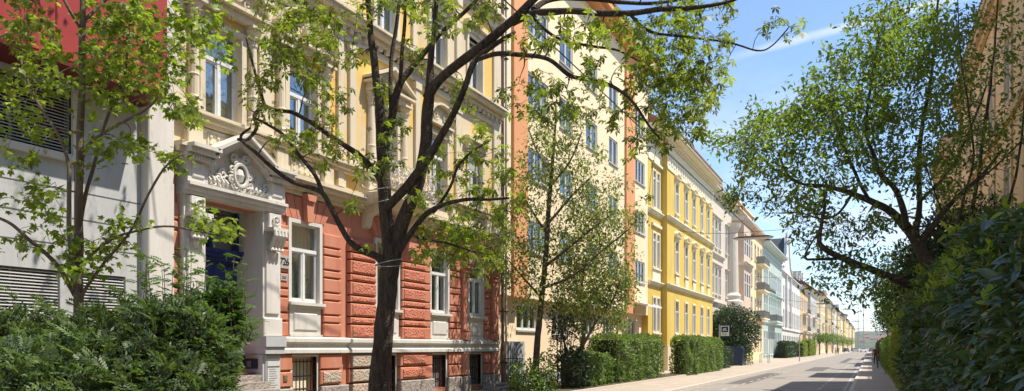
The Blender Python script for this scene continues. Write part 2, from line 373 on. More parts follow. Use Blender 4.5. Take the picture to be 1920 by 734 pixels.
# far hill
def hill():
    mb = MB(); nx, ny = 60, 16
    for j in range(ny+1):
        for i in range(nx+1):
            x = -900 + 1500*i/nx; y = 1150 + 1400*j/ny
            h = 66*math.sin(math.pi*min(1, j/ny*1.0)/2)**.8 * (.62 + .38*noise.noise(Vector((x*.004, y*.003, 3)))) * (0.55+.45*math.exp(-((x+20)/330)**2))
            h += 7*noise.noise(Vector((x*.02, y*.02, 1)))*min(1, j/3)
            mb.v.append((x, y, -.3 + max(0, h) if j else -.3))
    for j in range(ny):
        for i in range(nx):
            a = j*(nx+1)+i; mb.f.append((a, a+1, a+nx+2, a+nx+1)); mb.m.append(0)
    return struct('hill', mb, mat('wooded_hill', (.05,.08,.035), (.14,.13,.07), scale=.03, rough=1, bump=1, bscale=.2, bdist=3))
hill()

# ------------------------------------------------------------ window kit (origin: bottom centre of the opening, +x outward)
WC = {}
def win_mesh(w_, h_, nv=2, tr=.68, t=.06, xi=-.16, single=False):
    mb = MB(); a, b = -w_/2, w_/2
    mb.box(xi-.05, xi+.03, a, a+t, 0, h_); mb.box(xi-.05, xi+.03, b-t, b, 0, h_)
    mb.box(xi-.05, xi+.03, a+t, b-t, 0, t); mb.box(xi-.05, xi+.03, a+t, b-t, h_-t, h_)
    zt = h_*tr
    if tr < 1: mb.box(xi-.04, xi+.05, a+t, b-t, zt-.045, zt+.045)
    for k in range(1, nv):
        y = a + w_*k/nv; mb.box(xi-.04, xi+.04, y-.035, y+.035, t, (zt-.045 if tr < 1 else h_-t))
    ztop = zt-.045 if tr < 1 else h_-t
    for k in range(nv):                     # casement inner borders
        y0 = a + w_*k/nv + (t if k == 0 else .035); y1 = a + w_*(k+1)/nv - (t if k == nv-1 else .035)
        for (p, q, r_, s_) in ((y0, y0+.04, t, ztop), (y1-.04, y1, t, ztop), (y0+.04, y1-.04, t, t+.05), (y0+.04, y1-.04, ztop-.04, ztop)):
            mb.box(xi-.03, xi+.022, p, q, r_, s_)
    return mb
def hood(mb, w_, h_, style, x1=.10, tw=.13):
    """trim round an opening: architrave, sill, hood"""
    a, b = -w_/2, w_/2
    mb.box(-.02, .05, a-tw, a, -.0, h_+tw); mb.box(-.02, .05, b, b+tw, -.0, h_+tw); mb.box(-.02, .05, a, b, h_, h_+tw)
    mb.box(-.22, .14, a-tw-.05, b+tw+.05, -.10, -.002)
    if style in ('hood', 'pediment', 'arc'):
        z = h_+tw+.16
        mb.box(-.02, .045, a-tw+.02, b+tw-.02, h_+tw+.002, z-.002)
        mb.box(-.02, .22, a-tw-.10, b+tw+.10, z, z+.07); mb.box(-.02, .17, a-tw-.06, b+tw+.06, z-.05, z-.002)
        z += .072; W = w_/2+tw+.10
        if style == 'pediment':
            mb.prism_x([(-W, z), (W, z), (0, z+W*.42)], -.02, .06)
            for s in (-1, 1):
                p = [(s*W, z), (0, z+W*.42), (0, z+W*.42+.09), (s*(W+.02), z+.09)]
                if s < 0: p = p[::-1]
                mb.prism_x(p[::-1] if s > 0 else p[::-1], -.02, .22)
        if style == 'arc':
            n = 10; pts = [(W*math.cos(math.pi*k/n), z + W*.42*math.sin(math.pi*k/n)) for k in range(n+1)]
            mb.prism_x(pts, -.02, .06)
            for k in range(n):
                (y0, z0), (y1, z1) = pts[k], pts[k+1]
                mb.prism_x([(y0, z0), (y0*1.02, z0+.09), (y1*1.02, z1+.09), (y1, z1)][::1], -.02, .22)
    return mb
def arch_fill(mb, w_, h_, x0=-.14, x1=.0):
    n = 8; r = w_/2; zc = h_ - r
    for s in (-1, 1):
        pts = [(s*r*math.cos(math.pi/2*k/n), zc + r*math.sin(math.pi/2*k/n)) for k in range(n+1)]
        for k in range(n):
            (y0, z0), (y1, z1) = pts[k], pts[k+1]
            q = [(y0, z0), (y0, h_), (y1, h_), (y1, z1)]
            mb.prism_x(q if s < 0 else q[::-1], x0, x1)
    return mb
def add_window(bld, D, yc, z0, w_, h_, nv=2, tr=.68, style='flat', mtrim=None, near=False, curtain=0, mwall=None, frame=None, blind=0, label=None, simple=False):
    frame = frame or M_frame
    xi = -.16 if (near and D < 13.3 and yc < 25.8) else (-.08 if near else -.035)
    key = (xi, round(w_,3), round(h_,3), nv, tr, style, mtrim.name if mtrim else '', near, frame.name, mwall.name if mwall else '', simple)
    loc = Vector((-D, yc, z0)) - wloc(bld)
    if key not in WC:
        f = (win_mesh(w_, h_, nv, tr, xi=xi) if not simple else MB().box(-.2, -.06, -w_/2, w_/2, 0, h_).box(-.2, -.03, -.05, .05, 0, h_))
        o = f.build('window', [frame], bld, loc)
        g = MB().box(xi-.03, xi-.02, -w_/2+.03, w_/2-.03, .03, h_-.03) if not simple else MB().box(-.065, -.045, -w_/2+.1, -.06, .1, h_-.1).box(-.065, -.045, .06, w_/2-.1, .1, h_-.1)
        g.build('pane', M_gl_near if near else M_gl_far, o, (0, 0, 0))
        if style:
            s = MB(); hood(s, w_, h_, style.replace('arch', 'flat'), tw=.13)
            if 'arch' in style:
                s2 = MB(); arch_fill(s2, w_, h_); s2.v and None
                base = len(s.v); s.v += s2.v; s.f += [tuple(i+base for i in q) for q in s2.f]; s.m += [1]*len(s2.f)
            s.build('surround', [mtrim or M_white, mwall or mtrim or M_white], o, (0, 0, 0))
        WC[key] = o
    else:
        src = WC[key]; o = src.copy(); COL.objects.link(o); o.parent = bld; o.location = loc
        if 'label' in o: del o['label']
        for ch in list(src.children):
            if ch.name.split('.')[0] in (('pane', 'surround') if style else ('pane',)): c_ = ch.copy(); COL.objects.link(c_); c_.parent = o
    if near and curtain:
        c = MB(); n = 22
        for s in ((-1, 1) if curtain == 2 else (-1,)):
            e = w_*.5*(.78 if curtain == 2 else 1.9); pts = []
            for k in range(n+1):
                y = s*w_/2 + (-s)*e*k/n; y = max(-w_/2, min(w_/2, y)); pts.append((-.32 + .035*math.sin(k*2.1+yc), y))
            for k in range(n): c.quad((pts[k][0], pts[k][1], .04), (pts[k+1][0], pts[k+1][1], .04), (pts[k+1][0], pts[k+1][1], h_), (pts[k][0], pts[k][1], h_))
        c.build('curtain', M_curt, o, (0, 0, 0))
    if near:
        MB().box(-1.1, -1.05, -w_/2-.6, w_/2+.6, -.4, h_+.4).build('room_shade_board', M_dark, o, (0, 0, 0))  # black board painted in for the shade of the room behind
    if blind:
        bmb = MB(); n = int(h_*blind/.05)
        for k in range(n): bmb.box(-.14, -.125, -w_/2+.02, w_/2-.02, h_-.05*(k+1), h_-.05*k-.012)
        bmb.build('roller_blind', M_blind, o, (0, 0, 0))
    if label: o['label'] = label
    return o
def holes_wall(mb, X, y0, y1, z0, z1, holes, depth=.22):
    ys = sorted({y0, y1, *[h[0] for h in holes], *[h[1] for h in holes]}); zs = sorted({z0, z1, *[h[2] for h in holes], *[h[3] for h in holes]})
    ys = [a for a in ys if y0 <= a <= y1]; zs = [a for a in zs if z0 <= a <= z1]
    for i in range(len(ys)-1):
        for j in range(len(zs)-1):
            yc, zc = (ys[i]+ys[i+1])/2, (zs[j]+zs[j+1])/2
            if any(h[0] < yc < h[1] and h[2] < zc < h[3] for h in holes): continue
            mb.quad((X, ys[i], zs[j]), (X, ys[i+1], zs[j]), (X, ys[i+1], zs[j+1]), (X, ys[i], zs[j+1]))
    for a, b, c, d in holes:
        e = X - depth
        mb.quad((X,a,c),(e,a,c),(e,b,c),(X,b,c)); mb.quad((X,a,d),(X,b,d),(e,b,d),(e,a,d))
        mb.quad((X,a,c),(X,a,d),(e,a,d),(e,a,c)); mb.quad((X,b,c),(e,b,c),(e,b,d),(X,b,d))
def shell(mb, X, y0, y1, z0, z1, back):     # sides, top and back of the block behind a front wall
    mb.quad((X,y0,z0),(X,y0,z1),(back,y0,z1),(back,y0,z0)); mb.quad((X,y1,z0),(back,y1,z0),(back,y1,z1),(X,y1,z1))
    mb.quad((X,y0,z1),(X,y1,z1),(back,y1,z1),(back,y0,z1)); mb.quad((back,y0,z0),(back,y0,z1),(back,y1,z1),(back,y1,z0))
def cornice(mb, X, y0, y1, z, prof, dent=None, ends=True):
    """prof: list of (z0, z1, projection) steps"""
    for a, b, p in prof: mb.box(X-.02, X+p, y0-(p*.5 if ends else 0), y1+(p*.5 if ends else 0), z+a, z+b-.002)
    if dent:
        za, zb, p, step, wd = dent; y = y0
        while y < y1-wd: mb.box(X, X+p, y, y+wd, z+za, z+zb-.003); y += step
def roof_slab(mb, X, y0, y1, z, over=.5, depth=10, rise=4.5):
    mb.prism_y([(X+over, z), (X+over, z+.14), (X-depth/2, z+rise+.14), (X-depth, z+.14), (X-depth, z)], y0, y1)

def house(label, cat, y0, y1, D, H, mw, mt, rows, cols, ww=1.05, nv=2, tr=.68, styles=None, base_h=0, mbase=None, strings=(), group=None, roof=M_tile, simple=False, corn=None, dent=True, name='town_house', rise=3.6, over=.55, skip=()):
    b = thing(name, label, cat, (-D, (y0+y1)/2, 0), group); X = -D
    holes = [(c-ww/2, c+ww/2, r[0], r[1]) for ri, r in enumerate(rows) for ci, c in enumerate(cols) if (ri, ci) not in skip]
    w_ = MB(); holes_wall(w_, X, y0, y1, base_h, H, holes); shell(w_, X, y0, y1, base_h, H, X-11); w_.build('wall', mw, b)
    if base_h:
        p = MB(); p.box(X-11, X+.05, y0, y1, -.05, base_h); p.build('base', mbase or mt, b)
    tr_ = MB()
    for z in strings: cornice(tr_, X, y0, y1, z, [(0, .10, .08), (.10, .22, .18), (.22, .30, .24)], ends=False)
    if strings: tr_.build('string_course', mt, b)
    cn = MB(); cornice(cn, X, y0, y1, H-.9, corn or [(0, .12, .08), (.12, .5, .04), (.5, .65, .25), (.65, .82, .48), (.82, .92, .56)], dent=(.5-.2, .5, .22, .55, .26) if dent else None, ends=False); cn.build('cornice', mt, b)
    rf = MB(); roof_slab(rf, X, y0+.01, y1-.01, H+.03, over, 10, rise); rfo = rf.build('roof', roof, b); rc = random.Random(int(y0*7))
    for _k in range(rc.choice((1, 2, 2, 3))):
        yy_ = rc.uniform(y0+1.5, y1-1.5); cm = MB(); cm.box(X-4.2, X-3.3, yy_-.6, yy_+.6, H+.5, H+rise+1.1); cm.box(X-4.3, X-3.2, yy_-.7, yy_+.7, H+rise+1.101, H+rise+1.25); cm.build('chimney', mt, rfo)
    for ri, r in enumerate(rows):
        for ci, c in enumerate(cols):
            if (ri, ci) in skip: continue
            st = (styles[ri] if styles else 'flat')
            add_window(b, D, c, r[0], ww, r[1]-r[0], nv, tr, st, mt, mwall=mw, simple=simple)
    return b
# ------------------------------------------------------------ grey service building with red upper box (nearest, left edge)
gb = thing('service_building', 'grey panelled building with louvre windows under a red metal upper storey', 'building', (-FD, 6, 0))
holes = [(3.0, 8.62, 5.10, 6.28), (3.0, 8.42, 2.2, 2.98), (8.75, 9.72, 2.2, 2.98)]
mb = MB(); holes_wall(mb, -FD, -6, 10.06, 0, 13, holes, .25); shell(mb, -FD, -6, 10.06, 0, 13, -24)
for a, b, c, d in holes: mb.quad((-FD-.25,a,c),(-FD-.25,b,c),(-FD-.25,b,d),(-FD-.25,a,d))
mb.build('wall', M_greyw, gb)
mb = MB()
for z in (1.2, 3.45, 3.95, 4.45):
    mb.box(-FD-.01, -FD+.006, -6, 10.05, z, z+.018)
for y in (3.2, 5.4, 7.3, 8.68): mb.box(-FD-.01, -FD+.006, y, y+.018, 3.0, 5.0)
mb.build('panel_joints', mat('dark_joint', (.12,.12,.12)), gb)
MB().box(-FD-.3, -FD+.22, 10.06, 10.67, 0, 13, .02).build('corner_pilaster', M_white, gb)
mb = MB(); mb.box(-FD-.05, -FD+.10, 3.0, 8.72, 4.96, 5.09); mb.box(-FD-.05, -FD+.07, 8.62, 8.78, 5.09, 6.3); mb.build('window_sill', M_white, gb)
for (a, b, c, d) in holes:
    mb = MB(); n = int((d-c)/.055)
    for k in range(n):
        z = c + (d-c)*k/n; mb.prism_y([(-FD-.03, z), (-FD-.03, z+.012), (-FD-.10, z+.045), (-FD-.10, z+.033)], a+.02, b-.02)
    for k in range(1, int((b-a)/1.3)+1): mb.box(-FD-.12, -FD-.105, a+1.3*k-.6, a+1.3*k-.56, c, d)
    o = mb.build('louvre_blind', M_blind, gb)
    MB().box(-FD-.24, -FD-.2, a, b, c, d).build('room_shade_board', M_dark, o)  # black board painted in for the shade behind the slats
mb = MB(); mb.box(-FD-.4, -FD+.85, -6, 10.0, 6.45, 13.2, .03, .03); bx_ = mb.build('red_upper_box', M_redpanel, gb)
mb = MB()
for y in (1.5, 3.6, 5.7, 7.8): mb.box(-FD+.84, -FD+.862, y, y+.02, 6.34, 13.1)
mb.box(-FD+.05, -FD+.87, -6, 10.0, 6.37, 6.445); mb.build('box_seams', mat('dark_red_trim', (.12,.015,.012), rough=.5), bx_)

# ------------------------------------------------------------ ornate red and ochre town house
rb = thing('ornate_house', 'ornate town house with red rusticated ground floor, ochre upper floors and white portal', 'building', (-FD, 18.3, 0))
B0, B1 = 10.69, 25.84
wins = [(14.78, 1.12), (18.36, 1.14), (21.34, 1.12), (23.9, 1.10)]
PO = (11.46, 13.15)
gh = [(c-w_/2, c+w_/2, 2.75, 4.78) for c, w_ in wins] + [(PO[0], PO[1], 1.0, 4.8)]
mb = MB(); holes_wall(mb, -FD, B0, B1, 1.45, 5.6, gh, .3); mb.build('ground_floor_wall', M_red, rb)
bh = [(c-.46, c+.46, .25, 1.36) for c, w_ in wins] + [(PO[0], PO[1], 0, 1.45)]
mb = MB(); holes_wall(mb, -FD, B0, B1, 0, 1.45, bh, .35); mb.build('basement_wall', M_red, rb)
ucol = [12.12, 14.72, 18.36, 21.34, 23.9]
uh = [(c-.55, c+.55, 6.7, 8.72) for c in ucol] + [(c-.55, c+.55, 10.9, 12.9) for c in ucol] + [(c-.55, c+.55, 14.7, 16.5) for c in ucol]
mb = MB(); holes_wall(mb, -FD, B0, B1, 5.6, 18.2, uh, .28); shell(mb, -FD, B0, B1, 0, 18.2, -25); mb.build('upper_wall', M_ochre, rb)
mb = MB(); roof_slab(mb, -FD, B0, B1, 18.2, .6, 11, 4); mb.build('roof', M_tile, rb)
# rustication: alternating thick and thin courses
courses = []; z = 1.88
for k in range(20):
    h_ = .35 if k % 2 == 0 else .17
    if z + h_ > 5.42: break
    courses.append((z, z+h_)); z += h_ + .04
def rustic(piers, cs_, m, name, proj, parent, ins=.018):
    mb = MB()
    for (a, b) in piers:
        for (c, d) in cs_: mb.box(-FD-.02, -FD+proj, a, b, c, d, ins, .022)
    return mb.build_each(name, m, parent)
low = [q for q in courses if q[1] < 4.84]; high = [q for q in courses if q[1] >= 4.84]
rustic([(10.71, 10.90), (13.76, 14.14), (15.45, 16.18), (21.98, 22.72), (24.55, 24.98)], low, M_red, 'rusticated_pier', .085, rb, .024)
rustic([(16.50, 17.70), (19.02, 20.66)], low, M_red, 'rusticated_pier', .14, rb)
mb = MB()
for (a, b) in ((16.58, 17.62), (19.10, 20.30)):
    for (c, d) in low:
        mb.box(-FD+.05, -FD+.165, a, b, c+.035, d-.035, .012, .012)
mb.build_each('rough_block_face', M_redrough, rb)
# voussoirs over the windows
mb = MB()
for c, w_ in wins:
    for k in range(-3, 4):
        if k == 0: continue
        s_ = 1 if k > 0 else -1; a = abs(k)
        yb0, yb1 = (a-1)*.20+.13, a*.20+.11; yt0, yt1 = (a-1)*.31+.17, a*.31+.14
        p = [(c+s_*yb0, 4.86), (c+s_*yb1, 4.86), (c+s_*yt1, 5.42), (c+s_*yt0, 5.42)]
        mb.prism_x(p if s_ > 0 else p[::-1], -FD-.02, -FD+(.075 if c != wins[1][0] else .14))
    mb.prism_x([(c-.10, 4.80), (c+.10, 4.80), (c+.16, 5.5), (c-.16, 5.5)], -FD-.02, -FD+.22)
    mb.prism_x([(c-.13, 5.33), (c+.13, 5.33), (c+.18, 5.5), (c-.18, 5.5)], -FD-.02, -FD+.28)
mb.build_each('voussoir_fan', M_red, rb, gap=.2)
# pilasters right of W3 and W4
mb = MB()
for y in (22.98, 25.25):
    mb.box(-FD-.02, -FD+.16, y-.17, y+.17, 2.15, 4.6, .02); mb.box(-FD, -FD+.22, y-.22, y+.22, 1.87, 2.14); mb.box(-FD, -FD+.21, y-.2, y+.2, 2.20, 2.26)
    for z, p in ((4.1, .20), (4.25, .24), (4.4, .30), (4.55, .34)): mb.box(-FD, -FD+p, y-.14-p*.3, y+.14+p*.3, z, z+.13, .02)
    mb.box(-FD-.02, -FD+.12, y-.2, y+.2, 4.72, 5.42); mb.box(-FD-.02, -FD+.17, y-.2, y+.2, .62, 1.42, .03)
    mb.box(-FD+.1, -FD+.19, y-.08, y+.08, .72, 1.32, .02)
mb.build_each('red_pilaster', M_red, rb)
# basement courses and granite plinth
rustic([(13.76, 14.26), (15.30, 16.2), (16.5, 17.85), (21.9, 22.75), (24.5, 24.95)], [(.62, .99), (1.03, 1.42)], M_red, 'basement_pier', .10, rb, .025)
rustic([(18.9, 20.72)], [(.62, .99), (1.03, 1.42)], M_red, 'basement_pier', .17, rb, .03)
mb = MB()
for (a, b) in ((19.0, 20.3),):
    for (c, d) in ((.62, .99), (1.03, 1.42)): mb.box(-FD, -FD+.20, a, b, c+.06, d-.06, .015, .012)
mb.build_each('rough_block_face', M_redrough, rb)
mb = MB()
for (c, d) in ((.2, .58), (.64, .98), (1.05, 1.40)): mb.box(-FD, -FD+.19, 16.56, 17.78, c, d, .03, .02)
mb.box(-FD, -FD+.13, 15.4, 16.12, .66, .97, .03, .01)
mb.build_each('exposed_stone_block', M_stonerough, rb)
mb = MB()
for (a, b, p) in ((13.76, 14.26, .14), (15.3, 16.45, .14), (16.46, 17.86, .18), (18.86, 20.8, .22), (21.82, 22.75, .14), (22.76, 23.2, .24), (24.4, 24.98, .14), (25.0, 25.5, .24)):
    if (a, b) == (16.46, 17.86): mb.box(-FD-.02, -FD+p, a, b, 0, .18, .02); continue
    mb.box(-FD-.02, -FD+p, a, b, 0, .58, .03, .03)
mb.build_each('granite_plinth', M_granite, rb, gap=.001)
# white water table band
mb = MB()
for a, b, e in ((13.16, 16.45, 0), (16.45, 20.72, .08), (20.72, 25.6, 0)):
    mb.prism_y([(-FD-.02, 1.44), (-FD+.13+e, 1.44), (-FD+.16+e, 1.46), (-FD+.16+e, 1.55), (-FD+.10+e, 1.60), (-FD+.10+e, 1.68), (-FD+.17+e, 1.73), (-FD+.19+e, 1.74), (-FD+.19+e, 1.83), (-FD+.10, 1.87), (-FD-.02, 1.875)], a, b)
mb.build('white_water_table', M_white, rb)
# ground floor windows
for i, (c, w_) in enumerate(wins):
    o = add_window(rb, FD-.10, c, 2.75, w_-.02, 2.02, 2, .66, None, near=True, curtain=2 if i != 0 else 1)
    s = MB(); a, b = -w_/2, w_/2
    s.box(-.2, -.03, a-.07, a+.035, -.0, 2.1); s.box(-.2, -.03, b-.035, b+.07, 0, 2.1); s.box(-.2, -.03, a+.035, b-.035, 2.0, 2.1)
    s.box(-.2, .06, a-.1, b+.1, -.08, -.003); s.box(-.2, .02, a-.07, b+.07, -.14, -.083)
    s.box(-.2, -.05, a-.02, b+.02, -.82, -.142); s.box(-.1, -.02, a+.12, b-.12, -.72, -.27, .03, .02); s.box(-.2, .0, a-.04, b+.04, -.87, -.823)
    s.build('surround', M_white, o, (0, 0, 0))
# basement grilles
for c, w_ in wins:
    g = MB()
    for k in range(7):
        y = c-.40+.8*k/6; g.tube([(-FD-.02, y, .27), (-FD-.02, y, 1.30)], .011, 6)
    for z in (.45, .85, 1.22): g.box(-FD-.035, -FD-.02, c-.44, c+.44, z, z+.03)
    o = g.build('basement_grille', M_iron, rb)
    g = MB(); g.box(-FD-.24, -FD-.2, c-.46, c+.46, .25, 1.36).build('shutter_board', mat('grey_shutter', (.16,.16,.15), (.22,.21,.2), scale=4) if c > 15 else M_ycream, o); f_ = MB(); f_.box(-FD-.12, -FD+.03, c-.53, c-.46, .2, 1.42); f_.box(-FD-.12, -FD+.03, c+.46, c+.53, .2, 1.42); f_.box(-FD-.12, -FD+.03, c-.46, c+.46, 1.36, 1.42); f_.build('frame', M_white, o)
# first floor cornice above the red storey, aprons and sill band
mb = MB()
cornice(mb, -FD, 13.5, B1, 5.45, [(0, .10, .10), (.10, .22, .20), (.22, .32, .34), (.32, .42, .42)], ends=False)
cornice(mb, -FD, B0, 11.2, 5.45, [(0, .10, .10), (.10, .22, .20), (.22, .32, .34), (.32, .42, .42)], ends=False)
cornice(mb, -FD, B0, B1, 6.42, [(0, .08, .10), (.08, .18, .20), (.18, .25, .28)], ends=False)
cornice(mb, -FD, B0, B1, 10.1, [(0, .10, .08), (.10, .35, .05), (.35, .5, .2), (.5, .62, .38), (.62, .70, .46)], dent=(.22, .35, .16, .34, .16), ends=False)
cornice(mb, -FD, B0, B1, 13.9, [(0, .10, .08), (.10, .3, .05), (.3, .45, .2), (.45, .55, .34)], ends=False)
cornice(mb, -FD, B0, B1, 17.2, [(0, .12, .08), (.12, .5, .04), (.5, .65, .25), (.65, .82, .5), (.82, .95, .62)], dent=(.25, .5, .3, .6, .28), ends=False)
mb.build_each('cornice', M_cream, rb, ax=2, gap=.05)
mb = MB()
for c in ucol:
    for s_ in (-1, 1): mb.box(-FD-.02, -FD+.16, c+s_*.86-.2, c+s_*.86+.2, 5.88, 6.41, .02)
    mb.box(-FD, -FD+.05, c-.6, c+.6, 5.92, 6.38); mb.box(-FD, -FD+.08, c-.5, c+.5, 5.99, 6.31, .03)
    for k in range(5):
        y = c-.4+.2*k
        if c < 16: mb.lathe(-FD+.07, y, [(.02, 6.0), (.05, 6.06), (.025, 6.15), (.05, 6.22), (.02, 6.3)], 8)
mb.build_each('apron_panel', M_cream, rb, gap=.001)
# vertical pilaster strips
mb = MB()
for (a, b, z0, z1) in ((10.72, 11.0, 6.7, 10.1), (13.15, 13.55, 6.7, 10.1), (16.05, 16.28, 6.0, 18), (16.55, 16.8, 6.7, 10.1), (19.85, 20.1, 6.7, 10.1), (22.4, 22.75, 6.7, 10.1), (25.3, 25.84, 6.0, 18), (13.15, 13.5, 10.85, 13.9), (19.7, 19.95, 10.85, 13.9), (22.45, 22.75, 10.85, 13.9)):
    mb.box(-FD-.02, -FD+.09, a, b, z0, z1, .01); mb.box(-FD-.02, -FD+.12, a-.04, b+.04, z0, z0+.18); mb.box(-FD-.02, -FD+.13, a-.05, b+.05, z1-.26, z1-.02)
mb.build_each('wall_pilaster', M_cream, rb)
# upper windows with half columns and hoods
def curl(cx, cy, r, x, turns=1.4, t=.022, flip=1, n=16, a0=0.0):
    pts = []
    for k in range(n+1):
        q = k/n; an = a0 + flip*2*math.pi*turns*q; rr = r*(1-.82*q); pts.append((x+.01*q, cx+rr*math.cos(an), cy+rr*math.sin(an)))
    return pts
for ri, (z0, h_) in enumerate(((6.7, 2.02), (10.9, 2.0), (14.7, 1.8))):
    for ci, c in enumerate(ucol):
        o = add_window(rb, FD, c, z0, 1.08, h_, 2, .66, None, near=True, curtain=2 if (ci+ri) % 2 else 1, blind=(.33 if (ri, ci) == (0, 4) else 0))
        s = MB()
        s.box(-.2, .06, -.66, -.52, 0, h_+.12); s.box(-.2, .06, .52, .66, 0, h_+.12); s.box(-.2, .06, -.52, .52, h_, h_+.12); s.box(-.2, .16, -.7, .7, -.09, -.003)
        if ri == 0 and ci in (0, 1, 2):
            for sg in (-1, 1):
                cy = sg*.84
                s.lathe(.06, cy, [(.17, 0), (.17, .12), (.13, .18), (.15, .24), (.12, .30), (.12, .7), (.135, .74), (.12, .78), (.095, h_-.12)], 12)
                s.lathe(.06, cy, [(.10, h_-.12), (.12, h_-.08), (.11, h_), (.16, h_+.1), (.14, h_+.14), (.20, h_+.24), (.19, h_+.28)], 12)
                for k in range(7):
                    an = -math.pi/2 + math.pi*k/6; s.tube([(.06+.11*math.cos(an), cy+.11*math.sin(an), h_-.02), (.06+.16*math.cos(an), cy+.16*math.sin(an), h_+.12), (.06+.20*math.cos(an), cy+.20*math.sin(an), h_+.10)], .018, 5)
                s.box(-.02, .28, cy-.2, cy+.2, h_+.28, h_+.34)
            s.box(-.02, .22, -1.0, 1.0, h_+.34, h_+.5); s.box(-.02, .34, -1.12, 1.12, h_+.5, h_+.57); s.box(-.02, .26, -1.04, 1.04, h_+.57, h_+.62)
            zt = h_+.62
            if ci == 2:
                s.prism_x([(-1.05, zt), (1.05, zt), (0, zt+.52)], -.02, .12)
                s.prism_x([(1.14, zt), (1.14, zt+.08), (0, zt+.64), (0, zt+.54)], -.02, .36); s.prism_x([(-1.14, zt+.08), (-1.14, zt), (0, zt+.54), (0, zt+.64)], -.02, .36)
                s.tube([(.14, -.25, zt+.12), (.16, 0, zt+.32), (.14, .25, zt+.12)], .05, 6)
            else:
                n = 12; pts = [(1.08*math.cos(math.pi*k/n), zt+.75*math.sin(math.pi*k/n)) for k in range(n+1)]
                s.prism_x(pts, -.02, .07)
                for k in range(n):
                    if k in (5, 6): continue
                    (ya, za), (yb, zb) = pts[k], pts[k+1]
                    s.prism_x([(ya, za), (ya*1.07, zt+(za-zt)*1.12), (yb*1.07, zt+(zb-zt)*1.12), (yb, zb)], -.02, .34)
                for sg in (-1, 1):
                    s.tube(curl(sg*.38, zt+.30, .2, .12, flip=sg), .03, 6); s.tube(curl(sg*.62, zt+.18, .13, .12, flip=-sg), .025, 6)
                s.lathe(.1, 0, [(.02, zt+.05), (.14, zt+.15), (.17, zt+.35), (.12, zt+.5), (.16, zt+.62), (.02, zt+.72)], 10)
        elif ri == 0 and ci == 3:
            s.box(-.02, .2, -.8, .8, h_+.3, h_+.38); n = 10; pts = [(.78*math.cos(math.pi*k/n), h_+.38+.6*math.sin(math.pi*k/n)) for k in range(n+1)]
            s.prism_x(pts, -.02, .07)
            for k in range(n):
                (ya, za), (yb, zb) = pts[k], pts[k+1]; s.prism_x([(ya, za), (ya*1.1, za+.07), (yb*1.1, zb+.07), (yb, zb)], -.02, .26)
            for sg in (-1, 1): s.tube(curl(sg*.3, h_+.62, .17, .1, flip=sg), .03, 6)
            s.box(-.02, .12, -.72, -.68+.14, h_, h_+.3); s.box(-.02, .12, .54, .72, h_, h_+.3)
        else:
            s.box(-.02, .10, -.7, .7, h_+.14, h_+.36); s.box(-.02, .24, -.82, .82, h_+.36, h_+.46); s.box(-.02, .18, -.78, .78, h_+.46, h_+.50)
            for sg in (-1, 1): s.box(-.02, .16, sg*.66-.07, sg*.66+.07, h_+.05, h_+.34, .01)
            s.tube(curl(0, h_+.25, .1, .12), .025, 6)
        s.build('surround', M_cream, o, (0, 0, 0))
        if ri == 1:
            MB().box(.0, .05, -.6, .6, -.62, -.12, .03).build('apron', M_ochre, o, (0, 0, 0))
# balcony
bal = MB(); yc = 18.36
n = 14
bal.prism_y([(-FD, 5.60), (-FD, 5.96), (-FD+.95, 5.96), (-FD+.95, 5.88), (-FD+.85, 5.84), (-FD+.5, 5.68)], yc-1.45, yc+1.45)
for sg in (-1, 1): bal.prism_y([(-FD, 5.0), (-FD, 5.6), (-FD+.55, 5.7), (-FD+.45, 5.5), (-FD+.2, 5.35), (-FD+.12, 5.05)], yc+sg*1.05-.14, yc+sg*1.05+.14)
balo = bal.build('balcony', M_cream, rb)
g = MB(); xf = -FD+.88
for z in (6.0, 6.88): g.box(xf-.012, xf+.012, yc-1.4, yc+1.4, z, z+.03)
for sg in (-1, 1):
    for z in (6.0, 6.88): g.box(-FD+.05, xf, yc+sg*1.39-.012, yc+sg*1.39+.012, z, z+.03)
    g.tube([(xf, yc+sg*1.39, 5.96), (xf, yc+sg*1.39, 6.95)], .02, 6)
for k in range(8):
    y = yc-1.22+.35*k
    for (zz, fl) in ((6.26, 1), (6.64, -1)):
        g.tube(curl(y, zz, .17, xf, 1.5, flip=fl*(1 if k % 2 else -1), a0=.6*k), .016, 5)
    g.tube([(xf, y+.17, 6.02), (xf+.05, y+.17, 6.4), (xf, y+.17, 6.88)], .012, 5)
for sg in (-1, 1):
    for k in range(2):
        for zz in (6.26, 6.64):
            g.tube([(-FD+.3+.35*k+.15*math.cos(a_), yc+sg*1.39, zz+.15*math.sin(a_)) for a_ in [j*.5 for j in range(13)]], .015, 5)
g.build('balcony_railing', M_whiteiron, balo)
